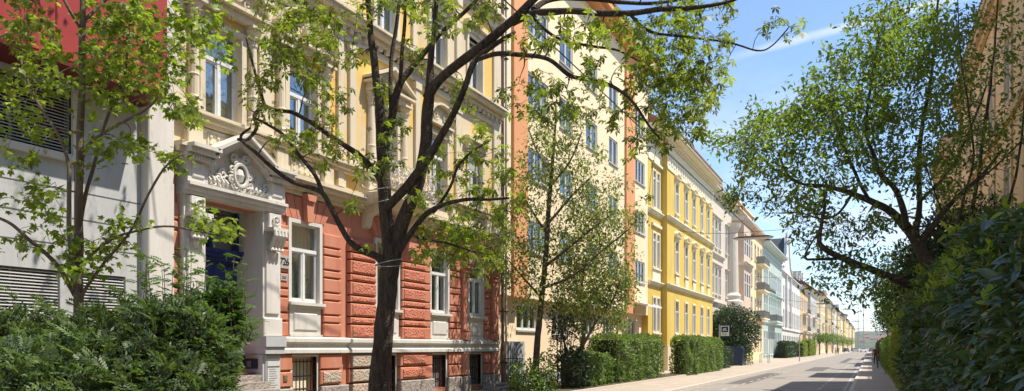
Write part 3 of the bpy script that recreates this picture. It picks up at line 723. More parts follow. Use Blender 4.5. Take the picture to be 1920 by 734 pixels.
# portal
px = -FD+.2
pt_ = MB()
for (a, b) in ((10.91, 11.468), (13.142, 13.72)):
    pt_.box(-FD-.65, px, a, b, 1.45, 4.86); pt_.box(px-.1, px+.06, a-.02, b+.02, 1.86, 2.3, .02)
    pt_.box(px-.1, px+.045, a+.07, b-.07, 2.4, 3.9, .015)
    pt_.box(px-.1, px+.02, a+.13, b-.13, 2.48, 3.82)
for z0, z1, p in ((4.82, 4.90, .10), (4.90, 5.0, .16), (5.0, 5.07, .22), (5.07, 5.60, .04)): pt_.box(-FD-.65, px+p, 10.88, 13.76, z0, z1-.002)
for (a, b) in ((10.9, 11.42), (13.2, 13.74)):
    pt_.box(px, px+.13, a, b, 5.08, 5.58); 
    pt_.box(px+.1, px+.16, a+.1, b-.1, 5.18, 5.5, .02)
for (a, b) in ((10.82, 11.55), (13.12, 13.86)):
    for z0, z1, p in ((5.60, 5.66, .22), (5.66, 5.76, .34), (5.76, 5.84, .42)): pt_.box(-FD, px+p, a, b, z0, z1-.002)
    y = a+.02
    while y < b-.05: pt_.box(px+.1, px+.28, y, y+.035, 5.53, 5.6); y += .07
# raking gable
ym = 12.33
pt_.prism_x([(11.42, 5.6), (13.24, 5.6), (ym, 6.12)], -FD, px+.03)
for (h0, h1, p) in ((0, .09, .22), (.09, .19, .34), (.19, .27, .42)):
    pt_.prism_x([(11.45, 5.6+h0), (ym, 6.12+h0), (ym, 6.12+h1), (11.45, 5.6+h1)][::1], -FD, px+p)
    pt_.prism_x([(ym, 6.12+h0), (13.21, 5.6+h0), (13.21, 5.6+h1), (ym, 6.12+h1)], -FD, px+p)
por = pt_.build('portal', M_white, rb)
cn_ = MB()
for (a, b) in ((10.95, 11.42), (13.19, 13.68)):
    m_ = (a+b)/2
    for k in range(4):
        y = a+.03+(b-a-.06)*(k+.5)/4
        cn_.tube([(px+.26, y, 4.36), (px+.28, y, 4.25), (px+.20, y, 4.1), (px+.14, y, 3.98), (px+.17, y, 3.9)], .05, 8)
    cn_.box(px-.05, px+.30, a, b, 4.36, 4.44); cn_.box(px-.05, px+.12, a+.04, b-.04, 4.44, 4.80, .02)
    cn_.tube([(px+.15, m_+.1*math.cos(t_), 4.62+.1*math.sin(t_)) for t_ in [j*2*math.pi/14 for j in range(15)]], .022, 6)
    cn_.tube([(px+.11, m_, 4.62), (px+.19, m_, 4.62)], [.05, .03], 8)
    cn_.lathe(px+.05, m_, [(.02, 3.7), (.08, 3.76), (.1, 3.84), (.06, 3.9)], 10)
cn_.build_each('console_bracket', M_white, por, gap=.1)
rl = MB(); r2 = random.Random(3)
rl.tube([(px+.14, ym+.2*math.cos(t_), 5.47+.25*math.sin(t_)) for t_ in [j*2*math.pi/20 for j in range(21)]], .045, 6)
rl.lathe(px+.03, ym, [(.01, 5.28), (.12, 5.34), (.16, 5.47), (.12, 5.6), (.01, 5.66)], 12)
for k in range(9):
    an = .35*k; rl.tube(curl(ym+.27*math.cos(an*2), 5.47+.3*math.sin(an*2), .09, px+.13, flip=(-1)**k, a0=k), .026, 5)
for sg in (-1, 1):
    for k in range(6):
        y = ym+sg*(.34+.12*k); rl.tube(curl(y, 5.30+.10*math.sin(k*1.7)+.02, .13-.008*k, px+.07, flip=sg*(-1)**k, a0=k*1.1), .03, 5)
        rl.tube([(px+.05, y-.05*sg, 5.14), (px+.12, y+.02*sg, 5.22), (px+.07, y+.09*sg, 5.34+.05*(k % 2))], [.015, .035, .01], 5)
    rl.tube(curl(ym+sg*.16, 5.84, .12, px+.12, flip=sg), .03, 5)
rl.build('cartouche_relief', M_white, por)
# door, transom, steps
dd = MB(); dx = -FD-.62
dd.box(dx-.06, dx, PO[0]+.012, PO[1]-.012, 1.0, 3.80)
for (a, b) in ((PO[0]+.05, 12.27), (12.33, PO[1]-.05)):
    for (c, d) in ((1.2, 2.0), (2.1, 3.1), (3.2, 3.55)): dd.box(dx-.02, dx+.035, a+.1, b-.1, c, d, .04, .025)
for z0, z1, p in ((3.62, 3.7, .10), (3.7, 3.80, .16), (3.80, 3.88, .22)): dd.box(dx-.02, dx+p, PO[0], PO[1], z0, z1-.002)
dd.box(dx-.02, dx+.06, PO[0], PO[0]+.10, 3.88, 4.8); dd.box(dx-.02, dx+.06, PO[1]-.10, PO[1], 3.88, 4.8); dd.box(dx-.02, dx+.06, 12.25, 12.35, 3.88, 4.8)
door = dd.build('door', M_blue, por)
MB().box(dx-.05, dx-.02, PO[0]+.1, PO[1]-.1, 3.88, 4.8).build('pane', M_gl_far, door)
hd = MB(); hd.tube([(dx+.09, 12.24, 2.1), (dx+.09, 12.24, 2.4)], .015, 6); hd.build('handle', mat('brass', (.5,.35,.12), rough=.3, metal=1), door)
jm = MB(); jm.box(-FD-.64, px, PO[1]-.012, 13.72, 0, 1.44); jm.box(-FD-.64, px, 10.91, PO[0]+.012, 0, 1.44)
jm.box(-FD-.64, px+.12, PO[1]-.04, 13.74, 1.45, 1.62); jm.box(-FD-.64, px+.16, PO[1]-.06, 13.76, 1.62, 1.86)
jm.box(px-.02, px+.035, 13.2, 13.68, .35, 1.42, .015)
jm.build_each('portal_pier', mat('grey_painted_stone', (.40,.41,.42), (.46,.46,.46), scale=3, rough=.8, bump=.1), por)
stp = MB()
for k in range(6): stp.box(-FD-.62+.0, -FD+.1+.28*(6-k)-.2, PO[0]+.015, PO[1]-.015, .16*k, .16*(k+1)-.003)
stp.build('door_steps', M_granite, por)
ic = MB()
def on_jamb(px0, px1, py0, py1, th, m_, name, par):
    Y = PO[1]-.012
    def hit(px_, py_): r = ray(px_, py_); t = Y/r.y; return t*r.x, 1.6+t*r.z
    x0, z1 = hit(px0, py0); x1, z0 = hit(px1, py1)
    return MB().box(x0, x1, Y-th, Y-.001, z0, z1).build(name, m_, par)
M_panel = mat('dark_intercom_panel', (.035,.04,.05), rough=.35)
ip = on_jamb(449, 460, 668, 690, .03, M_panel, 'intercom_panel', por)
ip2 = on_jamb(462, 484, 673, 692, .03, M_panel, 'intercom_panel', por)
on_jamb(464.5, 472, 677, 689, .036, mat('panel_buttons', (.2,.22,.24), rough=.4), 'button_plate', ip2)
on_jamb(457, 473, 702, 728, .05, M_panel, 'letter_box', por)
nb = MB().box(px+.03, px+.055, 13.24, 13.64, .42, 1.34).build('notice_board', mat('notice_paper', (.60,.60,.58), (.5,.5,.5), scale=20, rough=.6), por)
nf = MB(); nf.box(px+.05, px+.066, 13.25, 13.63, 1.30, 1.325); nf.box(px+.05, px+.066, 13.25, 13.63, 1.14, 1.16)
for k in range(11): nf.box(px+.053, px+.059, 13.29, 13.29+.30*r2.uniform(.6, 1), 1.08-.055*k, 1.09-.055*k)
nf.build('notice_frame', mat('notice_ink', (.14,.14,.15)), nb)
# number plate
npz = MB().box(-FD+.06, -FD+.112, 13.78, 14.12, 3.55, 3.87).build('number_plate', mat('aged_enamel', (.34,.33,.30), (.42,.4,.36), scale=15, rough=.5), rb)
tcu = bpy.data.curves.new('number_text', 'FONT'); tcu.body = '726'; tcu.size = .25; tcu.extrude = .004; tcu.align_x = 'CENTER'; tcu.align_y = 'CENTER'; tcu.space_character = .85
to = bpy.data.objects.new('house_number', tcu); COL.objects.link(to); to.parent = npz; to.location = Vector((-FD+.118, 13.95, 3.71)) - wloc(npz); to.rotation_euler = (R(90), 0, R(90))
dg_ = bpy.context.evaluated_depsgraph_get(); tme = bpy.data.meshes.new_from_object(to.evaluated_get(dg_)); tl = to.location.copy(); bpy.data.objects.remove(to)
to = bpy.data.objects.new('house_number', tme); COL.objects.link(to); to.parent = npz; to.location = tl; to.rotation_euler = (R(90), 0, R(90)); tme.materials.clear()
tme.materials.append(mat('number_paint', (.015,.015,.018), rough=.5))
sp_ = MB().box(-FD+.06, -FD+.11, 13.84, 14.06, 3.25, 3.41).build('small_plaque', MATS['aged_enamel'], rb)
MB().box(-FD+.10, -FD+.118, 13.88, 14.02, 3.29, 3.37, .01).build('plaque_emblem', mat('plaque_grey', (.15,.15,.16)), sp_)
MB().box(-FD+.09, -FD+.125, 13.92, 14.06, .75, .92, .015).build('gas_valve_cover', mat('dull_brass', (.25,.18,.09), (.1,.08,.05), scale=12, rough=.5), rb)
# rain pipes at the joint of the two houses
for (y, m_, lab) in ((25.95, mat('brown_pipe', (.16,.10,.075), rough=.5), 'brown rain pipe in the joint between red house and pale yellow block'), (26.25, mat('grey_pipe', (.42,.40,.36), rough=.5), 'thin grey rain pipe beside the brown one on the pale block')):
    t_ = MB(); t_.tube([(-FD+.12, y, 0), (-FD+.12, y, 17)], .065 if y < 26 else .045, 10)
    pp = thing('rain_pipe', lab, 'pipe', (-FD+.12, y, 0)); t_.build('pipe', m_, pp)
    t2 = MB()
    for z in range(1, 17, 2): t2.box(-FD, -FD+.2, y-.08, y+.08, z, z+.04)
    t2.build_each('bracket', M_iron, pp, ax=2)

# ------------------------------------------------------------ tall pale yellow apartment block
cb = thing('apartment_block', 'tall pale yellow apartment block with terracotta vertical bands', 'building', (-FD, 36.6, 0))
C0, C1 = 25.86, 47.42; XC = -FD
cc = [(29.7, 2.2, 3), (33.0, 1.7, 2), (36.6, 1.75, 2), (40.2, 1.55, 2), (45.6, 2.1, 3)]
rows = [(5.7, 7.05), (8.8, 10.15), (11.95, 13.4), (15.05, 16.5)]
hs_ = [(c-w_/2, c+w_/2, a, b) for c, w_, n in cc for a, b in rows]
mb = MB(); holes_wall(mb, XC, C0, C1, 3.7, 19.9, hs_, .3); shell(mb, XC, C0, C1, 3.7, 19.9, XC-12); mb.quad((XC,C0,3.7),(XC-.4,C0,3.7),(XC-.4,C1,3.7),(XC,C1,3.7)); mb.build('wall', M_pale, cb)
gh2 = [(27.9+.4, 30.4, 2.35, 3.5), (32.2, 34.2, 2.2, 3.4), (36, 38, 2.2, 3.4), (39.6, 41.4, 2.2, 3.4), (43.6, 45.9, 1.9, 3.4)]
mb = MB(); holes_wall(mb, XC-.4, C0, C1, .5, 3.7, gh2, .25); mb.quad((XC-.4,C0,0.5),(XC-.4,C0,3.7),(XC-12,C0,3.7),(XC-12,C0,.5)); mb.build('ground_floor_wall', M_pinkr, cb)
MB().box(XC-12, XC-.35, C0, C1, -.05, .5).build('base', mat('grey_render', (.34,.33,.31), (.4,.38,.35), rough=.9), cb)
mb = MB()
for (a, b) in ((27.0, 28.35), (42.35, 44.1)): mb.box(XC-.02, XC+.12, a, b, 3.66, 19.4)
mb.build_each('terracotta_band', M_orange, cb)
mb = MB(); mb.box(XC-.3, XC+.75, C0, C1, 19.6, 19.9); mb.box(XC-.3, XC+.5, C0, C1, 19.35, 19.6); mb.build('eave', M_orange, cb)
mb = MB(); roof_slab(mb, XC, C0+.01, C1-.01, 19.92, .8, 12, 4.5); mb.build('roof', M_tile, cb)
mb = MB()
for c, w_, n in cc:
    for a, b in rows: MB().box(XC-.25, XC+.07, c-w_/2-.05, c+w_/2+.05, a-.07, a-.003).build('window_sill', mat('grey_sill', (.38,.36,.33), rough=.7), cb)
for h in gh2: mb.box(XC-.6, XC-.33, h[0]-.05, h[1]+.05, h[2]-.08, h[2]-.003)
mb.build_each('window_sill', mat('grey_sill', (.38,.36,.33), rough=.7), cb)
for c, w_, n in cc:
    for a, b in rows: add_window(cb, -XC, c, a, w_, b-a, n, 1.0, None, near=True, curtain=(0 if n == 3 else 2))
for h in gh2: add_window(cb, -XC+.4, (h[0]+h[1])/2, h[2], h[1]-h[0], h[3]-h[2], 3, 1.0, None, near=True, curtain=2)
aw = MB(); aw.prism_y([(-FD-.02, 4.35), (-FD-.02, 4.45), (-FD+1.0, 4.22), (-FD+1.0, 4.1)], 43.8, 47.1); aw.build('awning', mat('white_canvas', (.75,.74,.7)), cb)
eb = thing('meter_cabinet', 'grey two-door meter cabinet against the pale block behind low shrubs', 'cabinet', (-FD-.2, 27.6, 0))
m1_ = MB(); m1_.box(-FD-.4, -FD-.1, 26.85, 28.45, 0, 1.85); m1_.build('cabinet_body', M_greyd, eb)
for (a, b, m_) in ((26.88, 27.62, M_greyd), (27.66, 28.42, mat('light_steel', (.38,.39,.40), rough=.5))):
    d_ = MB().box(-FD-.1, -FD-.07, a, b, .08, 1.80, .01).build('door', m_, eb); MB().box(-FD-.07, -FD-.05, b-.1 if a < 27 else a+.06, b-.07 if a < 27 else a+.09, .9, 1.02).build('handle', M_iron, d_)
fg = thing('iron_gate', 'small scrolled wrought iron gate panel beside the brown rain pipe', 'gate', (-FD+.7, 26.1, 0))
g = MB(); xg = -FD+.75
for z in (.12, 1.15): g.box(-FD+.1, -FD+.95, 26.08, 26.1, z, z+.03)
for k in range(4): g.tube([(-FD+.15+.25*k, 26.09, 0), (-FD+.15+.25*k, 26.09, 1.3)], .012, 6)
fr_ = g.build('gate_frame', M_iron, fg); g = MB()
for k in range(3):
    for zz in (.4, .85): g.tube([(-FD+.28+.25*k+.1*(1-q/14)*math.cos(q*.7), 26.09, zz+.2*(1-q/14)*math.sin(q*.7)) for q in range(14)], .01, 5)
g.build_each('gate_scroll', M_iron, fg, gap=-.05)
stn = MB(); stn.box(-FD+.25, -FD+.95, 24.0, 25.6, 0, .13); stn.box(-FD+.25, -FD+.65, 24.2, 25.4, .13, .26); tag(stn.build('stone_step', M_granite), 'low grey stone step below the last basement window of the red house', 'step')

# ------------------------------------------------------------ lemon yellow house (recessed bay + projecting front)
Y0, Y1 = 50.9, 67.35; DY = 12.7
yc_ = [53.75, 56.8, 59.55, 62.6, 65.3]
yb = house('lemon yellow three-storey house with arched windows and bracketed cornice', 'building', Y0, Y1, DY, 16.3, M_yellow, M_ycream,
    [(2.6, 4.95), (6.95, 9.3), (11.3, 13.5)], yc_, ww=.95, styles=['arch', 'arc', 'arc'], base_h=1.75, mbase=mat('cream_base', (.66,.55,.33), (.7,.6,.4), rough=.9, scale=1.5), strings=(5.75, 10.5),
    corn=[(-1.35, -1.2, .06), (-1.2, -.2, .03), (-.2, -.05, .10), (-.05, .5, .05), (.5, .65, .35), (.65, .8, .7), (.8, .92, .85)], over=.9)
frz = MB()
for k in range(22): frz.box(-DY, -DY+.07, Y0+.35+.74*k, Y0+.75+.74*k, 14.4, 15.0, .03)
frz.build_each('frieze_panel', M_ycream, yb)
for k in range(5): pass
ap = MB()
for c in yc_: ap.box(-DY-.02, -DY+.07, c-.55, c+.55, 6.05, 6.8); ap.box(-DY, -DY+.1, c-.4, c+.4, 6.18, 6.66, .03)
for c in yc_: ap.box(-DY-.02, -DY+.05, c-.5, c+.5, 10.82, 11.18)
ap.build_each('apron_panel', M_ycream, yb, gap=.001)
q0, q1 = 47.44, Y0; XD = -FD
pr = [(48.65, 49.3), (49.65, 50.3)]
hh = [(a, b, z0, z1) for a, b in pr for z0, z1 in ((2.6, 4.95), (6.95, 9.3), (11.0, 13.5))]
mb = MB(); holes_wall(mb, XD, q0, q1, 1.75, 16.3, hh, .22); mb.quad((XD,q0,1.75),(XD,q0,16.3),(XD-11,q0,16.3),(XD-11,q0,1.75)); mb.quad((XD,q0,16.3),(XD,q1,16.3),(XD-11,q1,16.3),(XD-11,q0,16.3)); mb.build('wall', M_yellow, yb)
MB().box(XD-11, XD+.05, q0, q1-.01, -.05, 1.75).build('base', MATS['cream_base'], yb)
tr_ = MB()
for z in (5.75, 10.5): cornice(tr_, XD, q0, q1, z, [(0, .10, .08), (.10, .22, .18), (.22, .30, .24)], ends=False)
cornice(tr_, XD, q0, q1, 15.4, [(-1.35, -1.2, .06), (-1.2, -.2, .03), (-.2, -.05, .10), (.5, .65, .35), (.65, .8, .7), (.8, .92, .85)], dent=(.3, .5, .22, .55, .26), ends=False)
tr_.box(XD, XD+.05, 48.4, 50.5, 6.05, 6.85); tr_.box(XD, XD+.14, 48.3, 50.6, 9.75, 9.95); tr_.box(XD, XD+.2, 48.3, 50.6, 13.9, 14.05)
tr_.build('mouldings', M_ycream, yb)
rf = MB(); roof_slab(rf, XD, q0, q1, 16.33, .9, 10, 3.6); rf.build('roof', M_tile, yb)
for a, b in pr:
    for z0, z1 in ((2.6, 4.95), (6.95, 9.3), (11.0, 13.5)): add_window(yb, FD, (a+b)/2, z0, b-a, z1-z0, 1, .8, 'arch', M_ycream, mwall=M_yellow)

# ------------------------------------------------------------ next houses
M_pinkw = mat('pinkish_white_plaster', (.60,.52,.41), (.66,.58,.47), scale=.8, rough=.85, c3=(.50,.42,.33), streak=True)
M_pinkt = mat('pinkish_trim', (.64,.57,.46), (.69,.62,.52), scale=2, rough=.85)
M_salmon = mat('salmon_plaster', (.62,.47,.34), (.66,.51,.38), scale=.8, rough=.85)
M_cry = mat('cream_yellow_plaster', (.78,.64,.36), (.80,.68,.42), scale=.8, rough=.85)
M_mint = mat('mint_green_plaster', (.44,.52,.46), (.50,.57,.51), scale=.8, rough=.85, c3=(.40,.47,.42))
M_mintt = mat('pale_mint_trim', (.62,.70,.63), (.66,.73,.67), scale=2, rough=.8)
M_pole2 = mat('grey_painted_rail', (.22,.23,.22), rough=.6)
M_wh = mat('off_white_plaster', (.68,.66,.61), (.73,.71,.66), scale=.7, rough=.85, c3=(.6,.57,.52), streak=True)
eh = house('pinkish white house with tall grouped windows next to the yellow house', 'building', 67.4, 75.0, FD, 16.4, M_pinkw, M_pinkt, [(2.2, 4.6), (6.6, 9.1), (11, 13.6)], [69.4, 71.2, 73.0], ww=1.0, styles=['flat', 'hood', 'hood'], base_h=1.4, strings=(5.6, 10.1), roof=mat('brown_mansard', (.16,.09,.07), (.2,.12,.1), rough=.9), rise=3)
dm = MB(); dm.lathe(-14.6, 76.3, [(1.3, 16.4), (1.35, 17.4), (1.1, 18.3), (.7, 18.9), (.2, 19.3), (.02, 20.2)], 12); dm.build('turret_dome', mat('pale_turret', (.30,.26,.22), rough=.8), eh)
fh_ = thing('bay_house', 'salmon pink house with a giant column and a two-storey bay window', 'building', (-FD, 81, 0))
mb = MB(); hb = [(a, b, z0, z1) for a, b in ((76.2, 77.0),(86.5, 87.6), (88.3, 89.4)) for z0, z1 in ((2.2, 4.6), (6.6, 9.1), (11, 13.6))]
holes_wall(mb, -FD, 75.02, 90, 0, 16.6, hb, .22); shell(mb, -FD, 75.02, 90, 0, 16.6, -24); mb.build('wall', M_pinkw, fh_)
for a, b, z0, z1 in hb: add_window(fh_, FD, (a+b)/2, z0, b-a, z1-z0, 1, .7, 'hood', M_pinkt, mwall=M_pinkw)
mb = MB(); mb.lathe(-FD+.1, 78.4, [(1.2, 0), (1.2, 5.6), (1.35, 5.8), (1.35, 6.3), (1.0, 6.5), (1.1, 6.9), (.85, 7.2), (.75, 13.5), (1.0, 13.9), (1.1, 14.3)], 18); mb.build('giant_column', M_pinkt, fh_, smooth=False)
mb = MB(); xb = -FD+1.2
hb2 = [(a, b, z0, z1) for a, b in ((80.6, 81.6), (82.0, 83.3), (83.7, 84.7)) for z0, z1 in ((6.9, 9.5), (11.3, 13.7))]
holes_wall(mb, xb, 80.2, 85.1, 5.5, 15.2, hb2, .15); mb.box(-FD, xb, 80.2, 80.22, 5.5, 15.2); mb.box(-FD, xb, 85.08, 85.1, 5.5, 15.2); mb.box(-FD, xb, 80.2, 85.1, 5.3, 5.5)
for z0, z1 in ((6.9, 9.5), (11.3, 13.7)): mb.box(-FD+.2, xb-.2, 80.15, 80.19, z0, z1)
mb.build('bay_window', M_salmon, fh_)
for a, b, z0, z1 in hb2: add_window(fh_, -xb, (a+b)/2, z0, b-a, z1-z0, 1, .6, None)
mb = MB()
for z in (5.2, 10.2, 14.9): cornice(mb, xb, 80.0, 85.3, z, [(0, .12, .1), (.12, .28, .25), (.28, .4, .38)], ends=False); mb.box(-FD, xb, 79.9, 80.19, z, z+.4); mb.box(-FD, xb, 85.11, 85.3, z, z+.4)
cornice(mb, -FD, 75.02, 90, 5.5, [(0, .12, .1), (.12, .3, .25)], ends=False); cornice(mb, -FD, 75.02, 90, 15.8, [(0, .5, .1), (.5, .65, .35), (.65, .8, .6)], ends=False)
mb.build('cornices', M_pinkt, fh_)
rf = MB(); roof_slab(rf, -FD, 75.03, 89.9, 16.65, .6, 10, 3); rf.build('roof', M_tile, fh_)
gh_ = house('cream yellow house with a set-back attic storey and long balconies', 'building', 90.02, 104.6, FD, 16.4, M_cry, mat('orange_cream_trim', (.70,.50,.30), (.72,.54,.36), rough=.85), [(1.4, 3.6), (5.6, 7.8), (9.2, 11.4), (12.6, 14.6)], [91.7, 94.2, 97.5, 100.2, 102.8], ww=1.0, styles=['flat', 'flat', 'flat', 'flat'], strings=(4.7,), group=None)
mb = MB(); holes_wall(mb, -FD-1.2, 90.2, 104.4, 16.4, 18.9, [(c-.6, c+.6, 16.9, 18.3) for c in (92, 95, 98, 101)], .1); shell(mb, -FD-1.2, 90.2, 104.4, 16.4, 18.9, -22)
for c in (92, 95, 98, 101): mb.quad((-FD-1.3,c-.6,16.9),(-FD-1.3,c+.6,16.9),(-FD-1.3,c+.6,18.3),(-FD-1.3,c-.6,18.3))
mb.box(-22, -FD-.9, 90.1, 104.5, 18.9, 19.1); mb.build('attic_storey', M_cry, gh_)
for z in (5.4, 9.0, 12.3):
    mb = MB(); mb.box(-FD, -FD+1.0, 98.6, 104.2, z-.18, z); o = mb.build('balcony', M_ycream, gh_); g = MB()
    g.box(-FD+.95, -FD+.98, 98.6, 104.2, z+.9, z+.95); 
    for k in range(29): g.box(-FD+.955, -FD+.975, 98.6+.2*k-.012, 98.6+.2*k+.012, z, z+.9)
    g.box(-FD, -FD+.96, 98.6, 98.62, z, z+.92); g.build('railing', M_pole2, o)
mh = house('mint green house with pale garland reliefs and white cornice', 'building', 104.62, 128.8, FD, 16.0, M_mint, M_mintt, [(.6, 3.9), (5.8, 8.6), (10.1, 12.6)], [106.8, 109.2, 112.4, 115.0, 117.6, 120.2, 123.2, 126], ww=1.25, styles=['arch', 'hood', 'flat'], strings=(4.9, 9.3), corn=[(-1.0, -.85, .06), (-.2, -.05, .10), (.5, .65, .35), (.65, .8, .8), (.8, .92, 1.0)], over=1.0, rise=2.5, roof=M_slate)
g = MB()
for c in (109.2, 112.4, 115.0, 117.6):
    for sg in (-1, 1): g.tube(curl(c+sg*.45, 9.9, .42, -FD+.1, 1.3, flip=sg, n=14), .07, 5)
g.build('garland_relief', mat('dark_relief', (.1,.12,.11), rough=.7), mh)
mb = MB(); mb.box(-FD, -FD+1.2, 111, 119, 5.2, 5.4); o = mb.build('balcony', M_mintt, mh); g = MB(); g.box(-FD+1.1, -FD+1.14, 111, 119, 6.25, 6.32)
for k in range(40): g.box(-FD+1.1, -FD+1.13, 111+.2*k, 111.04+.2*k, 5.4, 6.25)
g.box(-FD, -FD+1.12, 111, 111.03, 5.4, 6.3); g.build('railing', M_pole2, o)
# white gabled house
wg = thing('gabled_house', 'tall white house with a curved baroque gable and slate side', 'building', (-FD, 140, 0))
mb = MB(); cw = [(c-.6, c+.6, z0, z1) for c in (131.5, 134.5, 138, 141, 144, 147.5, 151, 154.5, 158, 161) for z0, z1 in ((1, 3.6), (5.5, 8), (9.6, 12))]
holes_wall(mb, -FD, 128.82, 163.2, 0, 14.2, cw, .2); shell(mb, -FD, 128.82, 163.2, 0, 14.2, -24)
gp = [(130.5, 14.2), (146, 14.2), (145.2, 15.2), (142.6, 15.9), (141.0, 17.6), (139.9, 20.2), (138.9, 21.8), (137.9, 21.8), (136.9, 20.2), (135.8, 17.6), (134, 15.9), (131.2, 15.2)]
mb.prism_x(gp, -FD-.4, -FD); mb.build('wall', M_wh, wg)
for a, b, z0, z1 in cw: add_window(wg, FD, (a+b)/2, z0, b-a, z1-z0, 2, .7, 'flat', M_wh, mwall=M_wh)
g = MB(); cornice(g, -FD, 128.82, 163.2, 13.9, [(0, .2, .2), (.2, .35, .4)], ends=False); cornice(g, -FD, 128.82, 163.2, 4.6, [(0, .2, .15)], ends=False)
for k in range(len(gp)-1):
    if k >= 1: (ya, za), (yb2, zb2) = gp[k], gp[k+1]; g.tube([(-FD+.05, ya, za), (-FD+.05, yb2, zb2)], .18, 6)
for c in (134.6, 142.3): g.box(-FD, -FD+.35, c-.35, c+.35, 5, 14, .05)
g.build('gable_mouldings', M_wh, wg)
rf = MB(); rf.prism_y([(-FD+.2, 14.3), (-FD-4, 17.4), (-FD-8, 17.4), (-24, 14.3)], 128.9, 163.1); rf.prism_x([(134.2, 15.7), (142.4, 15.7), (138.4, 20.9)], -FD-9, -FD-.41); rf.build('roof', M_slate, wg)
ch_ = MB().box(-FD-5, -FD-4, 130.5, 132, 15, 20.0).build('chimney', M_wh, wg)

# ------------------------------------------------------------ the far row: one house each
fcol = [('ochre', (.62,.45,.24)), ('pale grey', (.55,.53,.50)), ('golden yellow', (.66,.50,.24)), ('cream', (.74,.64,.44)), ('dusty pink', (.64,.46,.36)), ('sand yellow', (.74,.58,.30)), ('off-white', (.70,.67,.60))]
order = [0, 1, 2, 3, 2, 5, 0, 6, 2, 5, 3, 2, 0, 5, 2, 3, 5, 2, 0, 5, 3, 2]
ordn = ['first', 'second', 'third', 'fourth', 'fifth', 'sixth', 'seventh', 'eighth', 'ninth', 'tenth', 'eleventh', 'twelfth', 'thirteenth', 'fourteenth', 'fifteenth', 'sixteenth', 'seventeenth', 'eighteenth', 'nineteenth', 'twentieth', 'twenty-first', 'twenty-second']
yy = 163.3; r3 = random.Random(5)
hgt = [14.6, 15.2, 16.4, 17.4, 15.8, 18.2, 16.6, 18.0, 17, 18.5, 17, 18.6, 17.5, 18, 19, 17, 18, 19, 18, 17, 18, 18]
for i, ci in enumerate(order):
    ln_ = r3.uniform(19, 25) if i < 10 else r3.uniform(26, 36); y1 = yy + ln_; H = hgt[i]
    nm, c_ = fcol[ci]; m_ = mat(nm + '_far_plaster', c_, tuple(min(.85, q*1.08) for q in c_), scale=.3, rough=.9)
    n = 5 if i < 12 else 4; cols = [yy + ln_*(k+.5)/n for k in range(n)]
    D_ = FD + (0, -.5, .3, 0, -.7, .4, 0)[i % 7]
    hb_ = house(f'{nm} house front, {ordn[i]} along the row beyond the white gabled house', 'building', yy, y1-.03, D_, H, m_, M_ycream if i % 2 else M_wh,
        [(1.2, 3.6), (5.4, 7.9), (9.2, 11.5), (12.6, 14.2)] if H > 15.5 else [(1.2, 3.6), (5.6, 8.1), (9.8, 12.2)], cols, ww=1.4, styles=[None if i > 6 else ('flat' if q != 1 else 'hood') for q in range(4)], strings=(4.6,), dent=False, simple=i > 4, group='far row of house fronts', over=.8, rise=(2.5, 3.5, 4.5)[i % 3], roof=(M_tile, M_slate)[i % 3 == 1])
    if i < 12 and i % 3 != 2:
        for z in (5.2, 9.0):
            o = MB().box(-D_, -D_+1.1, yy+ln_*.3, yy+ln_*.7, z-.25, z).build('balcony', M_wh, hb_); g = MB(); g.box(-D_+1.0, -D_+1.05, yy+ln_*.3, yy+ln_*.7, z+.85, z+.95); g.box(-D_+1.0, -D_+1.02, yy+ln_*.3, yy+ln_*.7, z, z+.4)
            for k in range(12): g.box(-D_+1.0, -D_+1.03, yy+ln_*(.3+.4*k/11)-.03, yy+ln_*(.3+.4*k/11)+.03, z, z+.85)
            g.build('railing', M_iron, o)
    if i % 4 == 3 and i < 14:
        MB().box(-D_-2.2, -D_+1.6, yy+.5, yy+ln_*.5, H+.1, H+.9).build('roof_terrace_canopy', M_wh, hb_)
    yy = y1

